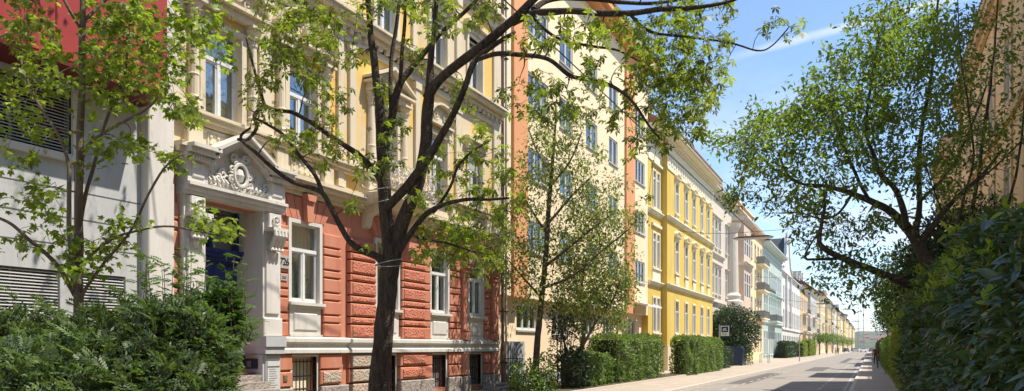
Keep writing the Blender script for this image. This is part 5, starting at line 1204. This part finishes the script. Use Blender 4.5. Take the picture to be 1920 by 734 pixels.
# left foreground shrub mass with feathery leaves
def shrub(name, label, lobes, m, n, size, templ, cat='shrub', stems=True, corem=None, dirk=.7, group=None):
    c0 = lobes[0][0]; o = thing(name, label, cat, (c0[0], c0[1], 0), group); P = []; Dd = []; mb = MB(); vol = sum(l[1][0]*l[1][2] for l in lobes)
    for c, r_ in lobes:
        p, d = blob_points(int(n*r_[0]*r_[2]/vol), c, r_, .6); P.append(p); Dd.append(d)
        for k in range(5):
            a = rnd.uniform(0, 6.28); q = Vector((c[0]+r_[0]*.6*math.cos(a), c[1]+r_[1]*.6*math.sin(a), c[2]+r_[2]*.55)); mb.tube([(c0[0]+.2*math.cos(a)+ (c[0]-c0[0])*.8, c[1]+.2*math.sin(a), 0), ((q.x+c[0])/2, (q.y+c[1])/2, q.z*.55), q], [.03, .02, .006], 5)
    P = np.concatenate(P); Dd = np.concatenate(Dd); k = P[:, 2] > .02; P = P[k]; Dd = Dd[k]
    leaves('foliage', P, Dd*dirk + rdir(len(P), (0, 0, .25)), size*(1+rng.normal(0, .22, len(P))).clip(.5, 1.7), templ, m, o, upv=Dd*.5+np.array([0, 0, .8]))
    mb.build('stems', M_bark2, o); return o
def C_(px_, py_, z): p = PZ(px_, py_, z); return (p.x, p.y, p.z)
def lob(px_, py_, rx, rz, z, ry=None): s_ = z/F; return (C_(px_, py_, z), (rx*s_, (ry or rx)*s_, rz*s_))
ZB = 8.0
shrub('feathery_shrub', 'dark green feathery shrub mass along the lower left before the grey building', [lob(60,740,130,150,ZB), lob(190,745,120,150,ZB), lob(300,725,110,150,ZB-.3), lob(-60,740,120,150,ZB), lob(120,790,220,170,ZB-.6), lob(300,800,130,150,ZB-.7), lob(360,700,70,130,ZB-.3)], L_shrub, 22000, .135, T_frond(5, .15, .42))
shrub('feathery_shrub', 'lighter feathery shrub standing taller in front of the portal door', [lob(385,640,52,76,ZB+.6), lob(330,630,50,60,ZB+.6), lob(380,740,42,110,ZB+.4), lob(265,640,50,50,ZB+.9), lob(415,590,30,40,ZB+.5)], leafmat('lighter_shrub_leaf', (.06,.12,.03), (.10,.17,.04), trans=.35), 8500, .13, T_frond(5, .15, .42))

# loose feathery sprays rising out of the shrub mass
def sprays(parent, pts, m):
    mb = MB(); P = []; Dd = []
    for (px_, py0, py1, z) in pts:
        a = PZ(px_, py0, z); b = PZ(px_+rnd.uniform(-18, 18), py1, z+rnd.uniform(-.15, .15)); mb.tube([a, (a+b)/2+Vector((rnd.uniform(-.04,.04), rnd.uniform(-.04,.04), 0)), b], [.008, .006, .003], 4)
        for k in range(16):
            t_ = k/15; q = a+(b-a)*t_; P.append(np.array(q)); an = k*2.4; Dd.append((math.cos(an), math.sin(an), .45))
    leaves('loose_sprays', np.array(P), np.array(Dd), .13*(1+rng.normal(0, .2, len(P))).clip(.5, 1.6), T_frond(5, .15, .42), m, parent); mb.build('spray_stems', M_bark2, parent)
sh = [o for o in COL.objects if o.name.startswith('feathery_shrub')]
sprays(sh[0], [(x_, 660, rnd.uniform(545, 610), ZB+rnd.uniform(-.2, .3)) for x_ in range(5, 330, 16)], L_shrub)
sprays(sh[1], [(x_, 640, rnd.uniform(470, 570), ZB+rnd.uniform(.3, .8)) for x_ in range(230, 470, 9)], MATS['lighter_shrub_leaf'])
sprays(sh[1], [(x_, 640, rnd.uniform(560, 600), ZB+rnd.uniform(.3, .8)) for x_ in range(435, 480, 15)], MATS['lighter_shrub_leaf'])

# low shrubs and clipped hedges in front of the pale block
shrub('round_shrub', 'small rounded shrub nearest the meter cabinet', [lob(982,715,30,42,26), lob(990,735,32,40,26)], L_hedge, 1500, .12, T_simple(.5))
shrub('round_shrub', 'small rounded shrub beside the slim tree foot', [lob(1018,705,24,40,26.5), lob(1022,735,24,40,26.5)], L_hedge, 1300, .12, T_simple(.5))
shrub('dark_shrub', 'tall dark open shrub between slim tree and clipped hedges', [lob(1062,650,34,70,28.5), lob(1070,700,34,50,28.3), lob(1050,600,26,40,28.6), lob(1085,690,26,40,28.2)], L_dark, 2400, .13, T_simple(.5))
hedge('low clipped hedge in front of the tall clipped block', -11.2, -9.95, 27.4, 30.6, 1.35, L_hedge, 5000, .10)
hedge('tall clipped hedge block with darker open side by the pale building corner', -11.4, -9.9, 31.2, 38.9, 2.15, L_hedge, 13000, .11)
hedge('clipped hedge block standing alone before the lemon yellow house', -10.3, -9.3, 41.9, 53.3, 2.2, L_hedge, 14000, .115)
hedge('short grey-green hedge beside the parking sign', -11.0, -9.9, 57, 61, 1.7, L_dark, 2500, .13)
hedge('dark fenced hedge in front of the first ochre house', -12.6, -11.2, 117, 133, 2.4, L_dark, 5000, .25)
hedge('bright green clipped hedge by the dark fenced one', -11.4, -10.2, 135, 143, 2.5, L_hedgey, 2500, .22)
hedge('bright green clipped hedge farthest along the left pavement', -11.2, -9.9, 145, 160, 3.0, L_hedgey, 3500, .24)
# ivy-like round tree
q = PZ(1373, 652, 68)
round_tree('round_tree', 'dense round evergreen tree before the pinkish white house', 'tree', q.x, q.y, 5.6, 2.35, L_dark, 16000, .19, .14, lobes=10, low=1.3)
shrub('low_bush', 'grey-green low bush right of the dark blue container', [lob(1399,672,13,20,68.5), lob(1380,682,10,8,67)], L_hedge, 700, .16, T_simple(.5))

# ------------------------------------------------------------ right side: big laurel hedge
def laurel():
    o = thing('laurel_hedge', 'tall dark glossy laurel hedge overhanging the right pavement', 'hedge', (2, 12, 0))
    def surf(y, z):
        top = (3.0 if y > 9 else 2.45+.55*max(0, y-5)/4) + .28*noise.noise(Vector((y*.22, 1.3, 0))) + .22*noise.noise(Vector((y*.9, 4, 0))) + (.1 if 10 < y < 18 else .3 if y >= 18 else 0)
        xf = 1.03 + .30*noise.noise(Vector((y*.35, z*.5, 7))) + .13*noise.noise(Vector((y*1.3, z*1.4, 2))) - .10*math.sin(min(1, z/2.6)*math.pi)
        if y > 16: xf += .03
        xf += max(0, z-(top-.6))**1.5*.9
        return xf, top
    P = []; Nn = []; S = []
    y = 3.4
    while y < 27.5:
        dens = 500/(1+((y-3)/7)**1.7)+70; sz = .13*(1+.03*(y-4)); step = .25; k = int(dens*step*3.6)
        for _ in range(k):
            yy2 = y+rnd.uniform(0, step); xf, top = surf(yy2, 1.5); z = rnd.uniform(.02, 1)*top; xf, _t = surf(yy2, z); dep = rnd.expovariate(6)
            P.append((xf+min(.5, dep), yy2, z)); Nn.append((-1, -.35, .25)); S.append(sz*rnd.choice((.8, 1, 1.25)))
        for _ in range(int(k*.35)):
            yy2 = y+rnd.uniform(0, step); _x, top = surf(yy2, 1.5); P.append((rnd.uniform(1.05, 2.6), yy2, top-rnd.expovariate(7))); Nn.append((-.3, -.2, 1)); S.append(sz)
        y += step
    P = np.array(P); Nn = np.array(Nn, float); S = np.array(S)
    d = Nn*.45 + rdir(len(P), (-.1, -.5, -.1))*1.0
    leaves('foliage', P, d, S*(1+rng.normal(0, .22, len(P))).clip(.5, 1.6), T_simple(.42, .10, .16), L_laurel, o, upv=Nn*.7+np.array([0, 0, .7]), roll=.35)
    # new shoots at the top edge
    Q = []
    for (a, b, h_, n) in ((7.0, 11, 2.5, 16), (11, 19, 2.9, 60), (5, 7, 2.2, 3), (19, 25, 2.9, 30)):
        for _ in range(n):
            yy2 = rnd.uniform(a, b); xf, top = surf(yy2, h_); zz_ = top+rnd.uniform(-.7, .08); xf, _t = surf(yy2, zz_); c = np.array([min(surf(yy2, min(zz_, top-.3))[0], 1.6)-rnd.uniform(.02, .2), yy2, zz_])
            for _k in range(7): Q.append(c+rng.normal(0, .035, 3))
    Q = np.array(Q); leaves('new_shoots', Q, rdir(len(Q), (-.4, -.4, .5)), .12*(1+rng.normal(0, .2, len(Q))).clip(.5, 1.5), T_simple(.42, .1, .1), L_shoot, o, roll=.4)
    mb = MB()
    for k in range(14):
        y = 3.6+1.7*k; mb.tube([(1.9, y, 0), (1.8+rnd.uniform(-.2, .2), y+.2, 1.4), (1.6+rnd.uniform(-.2, .2), y+.1, 2.9)], [.05, .04, .012], 6)
    mb.build('stems', M_bark3, o); MB().box(1.5, 2.7, 3.6, 27.3, 0, 2.0).build('shade_core', M_core, o)  # dark box fills the laurel, its inner shade painted as colour
laurel()
hedge('yellow-green clipped hedge along the right pavement beyond the laurel', .98, 1.9, 27.6, 47, 2.45, L_hedgey, 15000, .10, rough=.08)
hedge('farther green clipped hedge along the right pavement', .95, 1.9, 48, 80, 2.3, L_hedge, 9000, .14)
hedge('farthest dark hedge along the right pavement', 1.0, 2.0, 82, 140, 2.4, L_dark, 6000, .25)
# trees behind the right hedge
for (x, y, h, r_, m_, lab, n) in ((2.6, 30, 6.6, 2.0, L_dark, 'dark round evergreen behind the yellow-green hedge', 9000), (2.7, 37, 6.6, 2.2, L_right, 'bushy green tree between evergreens behind the clipped hedge', 7000), (2.6, 49, 6.8, 2.3, L_dark, 'dark tree behind the start of the farther green hedge', 6000), (2.9, 65, 7.0, 2.5, L_right, 'green tree behind the middle of the farther green hedge', 4500), (3.0, 88, 7.5, 2.6, L_dark, 'dark tree near the start of the farthest dark hedge', 3500), (3.2, 120, 8, 3, L_dark, 'last dark tree over the farthest hedge', 3000)):
    round_tree('garden_tree', lab, 'tree', x, y, h, r_, m_, n, .16 if y < 50 else .28, .13, 'trees behind the right hedge', 7)
lf = ['first', 'second', 'third', 'fourth', 'fifth', 'sixth', 'seventh']
for k, (x, y, h) in enumerate(((-10.2, 178, 6), (-9.8, 200, 6.5), (-9.6, 228, 7), (-9.5, 260, 7.5), (-9.3, 300, 8), (-9.0, 350, 8), (-8.8, 410, 8.5))):
    round_tree('pavement_tree', f'{lf[k]} small pavement tree in line beyond the farthest bright hedge', 'tree', x, y, h*.8, h*.27, L_hedge, 900, .30, .12, 'small pavement trees', 5)
# ------------------------------------------------------------ street furniture
M_pole = mat('galvanised_pole', (.34,.35,.35), rough=.5, metal=.3)
M_signb = mat('sign_blue', (.01,.035,.12), rough=.4); M_signw = mat('sign_white', (.75,.76,.76), rough=.4)
q = PZ(1349, 652, 52.8); sx, sy = q.x, q.y
sg = thing('parking_sign', 'blue and white tow-away sign on a grey pole before the round tree', 'sign', (sx, sy, 0))
m = MB(); m.tube([(sx, sy, 0), (sx, sy, 3.22)], .045, 10); m.build('pole', M_pole, sg)
# local sign frame facing the camera side (-y)
def fr(mb, a, b, c, d, y0, y1): return mb.box(sx+a, sx+b, sy-y1, sy-y0, c, d)
m = MB(); fr(m, .10, .68, 2.42, 3.14, .05, .075); pl = m.build('sign_plate', M_signw, sg)
m = MB(); fr(m, .15, .63, 2.68, 3.09, .076, .082); m.build('blue_field', M_signb, pl)
m = MB(); ys = sy-.088
for pts in ([(.24,2.78),(.38,2.78),(.38,2.82),(.24,2.82)], [(.24,2.86),(.50,2.94),(.49,2.99),(.24,2.91)], [(.38,2.82),(.50,2.94),(.44,2.96),(.34,2.86)], [(.44,2.78),(.55,2.78),(.55,2.82),(.44,2.82)]):
    m.quad(*[(sx+a, ys, z) for a, z in pts])
m.build('tow_symbol', M_signw, pl)
m = MB()
for k in range(3): m.quad((sx+.17, ys+.01, 2.48+.06*k), (sx+.60-.06*k, ys+.01, 2.48+.06*k), (sx+.60-.06*k, ys+.01, 2.505+.06*k), (sx+.17, ys+.01, 2.505+.06*k))
m.build('small_print', mat('sign_grey', (.2,.24,.3)), pl)
# dark blue container under the round tree
q = PZ(1377, 652, 66); cx_, cy_ = q.x, q.y
co = thing('recycling_container', 'dark blue container in the shade under the round evergreen tree', 'container', (cx_, cy_, 0)); Mb = mat('dark_blue_paint', (.012,.025,.07), (.02,.035,.09), scale=3, rough=.5)
m = MB(); m.prism_y([(cx_-.75, .12), (cx_+.75, .12), (cx_+.85, 1.35), (cx_-.85, 1.35)], cy_-.6, cy_+.6); m.build('body', Mb, co)
m = MB(); m.prism_y([(cx_-.88, 1.36), (cx_+.88, 1.36), (cx_+.6, 1.75), (cx_-.6, 1.75)], cy_-.64, cy_+.64); m.build('lid', Mb, co)
for a in (-.6, .6):
    for b in (-.45, .45): m = MB(); m.lathe(0, 0, [(.02, 0), (.07, 0), (.07, .11), (.02, .11)], 8); m.build('wheel', M_iron, co, Vector((a, b, 0)))
# bike stand, bollards
q = PZ(1424, 652, 76); bs = thing('bike_stand', 'grey tubular hoop stand on the pavement by the cream yellow house', 'bike stand', (q.x, q.y, 0))
for k in range(3): m = MB(); m.tube([(q.x, q.y+.9*k, 0), (q.x, q.y+.9*k, .85), (q.x+.1, q.y+.9*k, .95), (q.x+.7, q.y+.9*k, .95), (q.x+.8, q.y+.9*k, .85), (q.x+.8, q.y+.9*k, 0)], .025, 6); m.build('hoop', M_pole, bs)
# lamp post with hooked top
q = PZ(1499, 652, 84); lp = thing('lamp_post', 'slim pole with hooked top at the left kerb before the dark hedge', 'post', (q.x, q.y, 0))
m = MB(); m.tube([(q.x, q.y, 0), (q.x, q.y, 2.7), (q.x+.05, q.y, 3.0), (q.x+.25, q.y, 3.2)], .05, 8); m.build('pole', M_pole, lp)
m = MB(); m.lathe(q.x+.28, q.y, [(.02, 3.34), (.14, 3.28), (.16, 3.12), (.03, 3.08)], 10); m.build('lamp_head', M_greyd, lp)
# suspended lamps on cross wires
M_lamp = mat('lamp_underside', (.62,.64,.60), rough=.4); M_lt = mat('lamp_rust_top', (.14,.07,.05), (.2,.12,.09), scale=5, rough=.6)
def hlamp(label, x, y, z, ln, ang=None):
    o = thing('street_lamp', label, 'lamp', (x, y, z), 'lamps hung over the street'); w2 = .22
    def shape(x0, x1, za, zb, ya, yb):
        m = MB(); m.box(x0, x1, ya, yb, za, zb, ); return m
    a = MB(); a.prism_y([(-ln/2+.12, 0), (ln/2-.12, 0), (ln/2, .07), (-ln/2, .07)], -w2, w2); a.build('diffuser', M_lamp, o, Vector((0, 0, 0)))
    a = MB(); a.prism_y([(-ln/2-.02, .073), (ln/2+.02, .073), (ln/2-.3, .16), (-ln/2+.3, .16)], -w2-.02, w2+.02); a.build('housing', M_lt, o, Vector((0, 0, 0)))
    a = MB(); a.box(-.12, .12, -.06, .06, .161, .26); a.tube([(0, 0, .26), (0, 0, .42)], .02, 6); a.build('hanger', M_greyd, o, Vector((0, 0, 0))); return o
def wire(name, label, pts, r_=.014, sag=.25):
    m = MB(); P = []
    for k in range(len(pts)-1):
        a, b = Vector(pts[k]), Vector(pts[k+1])
        for j in range(8): t_ = j/8; P.append(a+(b-a)*t_ - Vector((0, 0, sag*4*t_*(1-t_))))
    P.append(Vector(pts[-1])); m.tube(P, r_, 5); return tag(m.build(name, mat('black_cable', (.03,.03,.035), rough=.6)), label, 'cable', 'cables over the street')
p1_ = PZ(1412, 447, 43.5)
hlamp('long flat street lamp nearest over the road, hung level with the mint house roof', p1_.x, p1_.y, p1_.z-.05, 2.25)
near_ = PZ(965, 18, 20.0); far_e = near_ + (near_ - p1_)*.22
wire('suspension_cable', 'long thick cable slanting from the nearest hung lamp up past the pale block', [tuple(p1_+Vector((0, 0, .38))), tuple(near_), tuple(far_e), (-FD, far_e.y-3, far_e.z+1.5)], .02, .05)
wire('suspension_cable', 'cable from the nearest hung lamp across to the right side', [tuple(p1_+Vector((0, 0, .38))), (4.0, p1_.y+3, 9.6)], .014, .2)
wire('suspension_cable', 'cable from the nearest hung lamp to the yellow house front', [tuple(p1_+Vector((0, 0, .38))), (-DY, p1_.y+9, 10.2)], .014, .15)
names = ['second', 'third', 'fourth', 'fifth', 'sixth']
for k, (px_, py_, z) in enumerate(((1545, 571, 112), (1590, 581, 165), (1604, 604, 235), (1610, 618, 300))):
    p = PZ(px_, py_, z); hlamp(f'{names[k]} hung street lamp counting from the nearest, high over the road', p.x, p.y, p.z, 2.4)
    wire('suspension_cable', f'cross cable carrying the {names[k]} hung lamp between left fronts and right side', [(-FD, p.y, p.z+1.2), tuple(p+Vector((0, 0, .4))), (4.6, p.y, p.z+1.0)], .022+.01*k, .3)
wire('suspension_cable', 'bare cross cable a little before the second hung lamp', [(-FD, 98, 10.6), (4.6, 98, 10.2)], .02, .4)
wire('suspension_cable', 'bare cross cable between the third and fourth hung lamps', [(-FD, 195, 12.5), (4.6, 195, 12.2)], .035, .4)
# tram-like mast far off
for k, (px_, z) in enumerate(((1609, 300), (1619, 300))):
    p = PZ(px_, 652, z); o = thing('far_mast', ('left' if k == 0 else 'right') + ' one of two thin masts before the hill at the street end', 'mast', (p.x, p.y, 0)); m = MB(); m.tube([(p.x, p.y, 0), (p.x, p.y, 24)], [.16, .08], 6); m.build('pole', M_pole, o); m = MB(); m.box(p.x-1.2, p.x+1.2, p.y-.05, p.y+.05, 22, 22.12); m.build('crossarm', M_pole, o)

# ------------------------------------------------------------ cars at the far end
def car(label, x, y, rz, col, group):
    o = thing('parked_car', label, 'car', (x, y, -.12), group); o.rotation_euler = (0, 0, rz)
    body = MB(); pr = [(-2.1,.28),(2.1,.28),(2.15,.62),(1.95,.82),(1.15,.92),(-1.85,.98),(-2.12,.86),(-2.16,.5)]
    for s_ in (0,): body.prism_y(pr, -.86, .86)
    b = body.build('body', col, o, Vector((0, 0, 0)))
    c = MB(); i = 0
    lo = [(-1.75,.965,.78),(1.1,.915,.78)]; up = [(-1.35,1.44,.62),(.35,1.46,.62)]
    pts = [(-1.75,-.78,.96),(1.1,-.78,.91),(1.1,.78,.91),(-1.75,.78,.96),(-1.35,-.62,1.42),(.35,-.62,1.45),(.35,.62,1.45),(-1.35,.62,1.42)]
    c.v = pts; c.f = [(0,1,5,4),(1,2,6,5),(2,3,7,6),(3,0,4,7)]; c.m = [0]*4; c.build('window_band', M_gl_far, o, Vector((0, 0, 0)))
    r_ = MB(); r_.box(-1.38, .38, -.64, .64, 1.42, 1.49, ); r_.build('roof', col, o, Vector((0, 0, 0)))
    for a in (-1.35, 1.35):
        for s_ in (-1, 1):
            w2 = MB(); w2.tube([(a, s_*.88, .32), (a, s_*.66, .32)], .32, 14); w2.build('wheel', M_iron, o, Vector((0, 0, 0)))
    for s_ in (-1, 1): h = MB(); h.box(2.08, 2.17, s_*.65-.16, s_*.65+.16, .62, .76); h.build('headlight', M_signw, o, Vector((0, 0, 0)))
    return o
cols = [('dark grey', mat('car_grey', (.08,.085,.09), rough=.3, metal=.4)), ('silver', mat('car_silver', (.5,.51,.52), rough=.3, metal=.5)), ('white', mat('car_white', (.75,.75,.74), rough=.3)), ('dark blue', mat('car_blue', (.02,.03,.08), rough=.3)), ('black', mat('car_black', (.02,.02,.02), rough=.3)), ('pale grey', mat('car_pale', (.6,.6,.58), rough=.3))]
for k, (x, y) in enumerate(((-8.0, 300), (-5.2, 312), (-2.4, 306), (.4, 316), (-6.6, 345), (2.6, 322))):
    car(f'{cols[k][0]} car at the far end of the street', x, y, -math.pi/2 + .1*(k % 3 - 1), cols[k][1], 'cars at the street end')

# ------------------------------------------------------------ people (one skinned body each, clothes as parts)
def person(label, x, y, rz, top, legs, hair, skin, h=1.74, stride=.28, coat=0, z0=0):
    s_ = h/1.74; o = thing('person', label, 'person', (x, y, z0)); o.rotation_euler = (0, 0, rz)
    m = bpy.data.meshes.new('body'); sw = stride
    J = {'pel': (0,0,.94,.125), 'bel': (0,0,1.08,.125), 'che': (0,.01,1.30,.145), 'nek': (0,0,1.47,.058), 'hd0': (0,.02,1.55,.075), 'hd1': (0,.02,1.64,.098), 'hd2': (0,.01,1.72,.06),
         'hl': (-.09,0,.90,.10), 'kl': (-.10,sw*.55+.03,.50,.062), 'al': (-.10,sw*.6-.02,.10,.042), 'fl': (-.11,sw*.6+.15,.04,.036), 'hr': (.09,0,.90,.10), 'kr': (.10,-sw*.25+.05,.50,.062), 'ar': (.10,-sw*.8,.13,.042), 'fr': (.11,-sw*.8+.14,.045,.036),
         'sl': (-.19,0,1.41,.06), 'el': (-.25,-sw*.4,1.14,.042), 'wl': (-.25,-sw*.3+.08,.90,.03), 'gl': (-.25,-sw*.3+.11,.81,.032), 'sr': (.19,0,1.41,.06), 'er': (.25,sw*.35,1.14,.042), 'wr': (.25,sw*.6+.04,.91,.03), 'gr': (.25,sw*.6+.07,.82,.032)}
    E = [('pel','bel'),('bel','che'),('che','nek'),('nek','hd0'),('hd0','hd1'),('hd1','hd2'),('pel','hl'),('hl','kl'),('kl','al'),('al','fl'),('pel','hr'),('hr','kr'),('kr','ar'),('ar','fr'),('che','sl'),('sl','el'),('el','wl'),('wl','gl'),('che','sr'),('sr','er'),('er','wr'),('wr','gr')]
    ks = list(J); m.from_pydata([(J[k][0]*s_, J[k][1]*s_, J[k][2]*s_) for k in ks], [(ks.index(a), ks.index(b)) for a, b in E], [])
    b = link('body', m, o, (0, 0, 0)); b.modifiers.new('skin', 'SKIN'); sv = m.skin_vertices[0].data
    for i, k in enumerate(ks): sv[i].radius = (J[k][3]*s_, J[k][3]*s_*(.8 if k in ('che','bel','pel') else 1))
    sv[0].use_root = True; b.modifiers.new('sub', 'SUBSURF').levels = 1; b.modifiers['sub'].render_levels = 1
    dg = bpy.context.evaluated_depsgraph_get(); me = bpy.data.meshes.new_from_object(b.evaluated_get(dg)); b.modifiers.clear(); b.data = me
    me.materials.clear()
    for q in (skin, top, legs, hair, M_iron): me.materials.append(q)
    for p in me.polygons:
        c = p.center/s_; hand = abs(c.x) > .2 and c.z < .93
        p.material_index = 3 if (c.z > 1.66 or (c.z > 1.54 and c.y < -.02)) else 0 if (c.z > 1.46 or hand) else 1 if c.z > .96-.3*coat else 4 if c.z < .09 else 2
        p.use_smooth = True
    for a in (-.033, .033): e = MB(); e.lathe(a*s_, .105*s_, [(.002, 1.635*s_), (.011, 1.643*s_), (.002, 1.651*s_)], 6); e.build('eye', M_iron, o, Vector((0, 0, 0)))
    e = MB(); e.prism_x([(.10*s_, 1.60*s_), (.135*s_, 1.605*s_), (.105*s_, 1.645*s_)], -.012, .012); e.build('nose', skin, o, Vector((0, 0, 0)))
    return o
SK = mat('skin', (.55,.36,.27), rough=.6); HR = mat('brown_hair', (.05,.03,.02)); HB = mat('fair_hair', (.3,.2,.1))
Tw = mat('white_shirt', (.75,.75,.73)); Td = mat('dark_jacket', (.03,.025,.03)); Tm = mat('maroon_jacket', (.13,.03,.03)); Lb = mat('blue_jeans', (.04,.06,.12)); Ld = mat('dark_trousers', (.03,.03,.035)); Lg = mat('beige_trousers', (.4,.32,.24)); Tp = mat('pale_pink_top', (.65,.5,.48))
def at(px_, z): p = PZ(px_, 652, z); return p.x, p.y
x, y = at(1642, 70); person('person in a dark maroon jacket and dark trousers walking by the right hedge', x-.02, y, math.pi+.05, Tm, Ld, HR, SK)
x, y = at(1637.5, 95); person('person in a pale pink top on the right pavement farther along', x, y, .1, Tp, Lg, HB, SK, 1.66)
x, y = at(1567, 165); person('person in a white shirt on the left pavement past the far hedges', x, y, math.pi, Tw, Lb, HR, SK)
x, y = at(1571.5, 172); person('person in dark clothes just behind the white-shirted walker', x, y, math.pi-.2, Td, Ld, HR, SK, 1.72)
x, y = at(1583, 205); person('person in a dark jacket and jeans farthest along the left pavement', x, y, .2, Td, Lb, HB, SK, 1.7)
# brown wooden post by the right hedge
x, y = at(1645.5, 58); o = thing('wooden_post', 'thin brown post beside the yellow-green hedge', 'post', (x, y, 0)); m = MB(); m.tube([(x, y, 0), (x, y, 2.1)], .05, 8); m.build('pole', mat('brown_wood', (.12,.06,.035), (.18,.1,.06), scale=6), o); MB().box(x-.06, x+.06, y-.06, y+.06, 2.1, 2.18).build('cap', M_pole, o)
hz = MB().box(-1500, 1400, -250, 2700, -1.2, 90)
hm = bpy.data.materials.new('air_haze'); hm.use_nodes = True; hm.node_tree.nodes.remove(hm.node_tree.nodes['Principled BSDF'])
pvn = hm.node_tree.nodes.new('ShaderNodeVolumePrincipled'); pvn.inputs['Color'].default_value = (.80, .88, 1.0, 1); pvn.inputs['Density'].default_value = .00013; pvn.inputs['Anisotropy'].default_value = .2
hm.node_tree.links.new(pvn.outputs[0], hm.node_tree.nodes['Material Output'].inputs['Volume'])
tag(hz.build('haze', hm), kind='stuff')
# houses on the hill
r4 = random.Random(9); hc = [mat('hill_house_pale', (.45,.43,.38)), mat('hill_house_ochre', (.4,.34,.25)), mat('hill_house_grey', (.3,.3,.3))]
proto_ = []
for k in range(16):
    X_ = r4.uniform(-60, 45); Y_ = 1330+48*k*.6+r4.uniform(-20, 20); jj = (Y_-1150)/1400
    hz_ = 66*math.sin(math.pi*jj/2)**.8*(.62+.38*noise.noise(Vector((X_*.004, Y_*.003, 3))))*(0.55+.45*math.exp(-((X_+20)/330)**2)) - 1
    wd_ = r4.uniform(7, 12); o = thing('hill_house', 'small pale house among trees on the far hill', 'building', (X_, Y_, hz_), 'houses on the far hill')
    m = MB(); m.box(-wd_/2, wd_/2, -4, 4, -6, 3); m.build('wall', hc[k % 3], o, Vector((0, 0, 0))); m = MB(); m.prism_x([(-4.5, 3.01), (4.5, 3.01), (0, 5.5)], -wd_/2-.5, wd_/2+.5); m.build('roof', M_tile, o, Vector((0, 0, 0)))
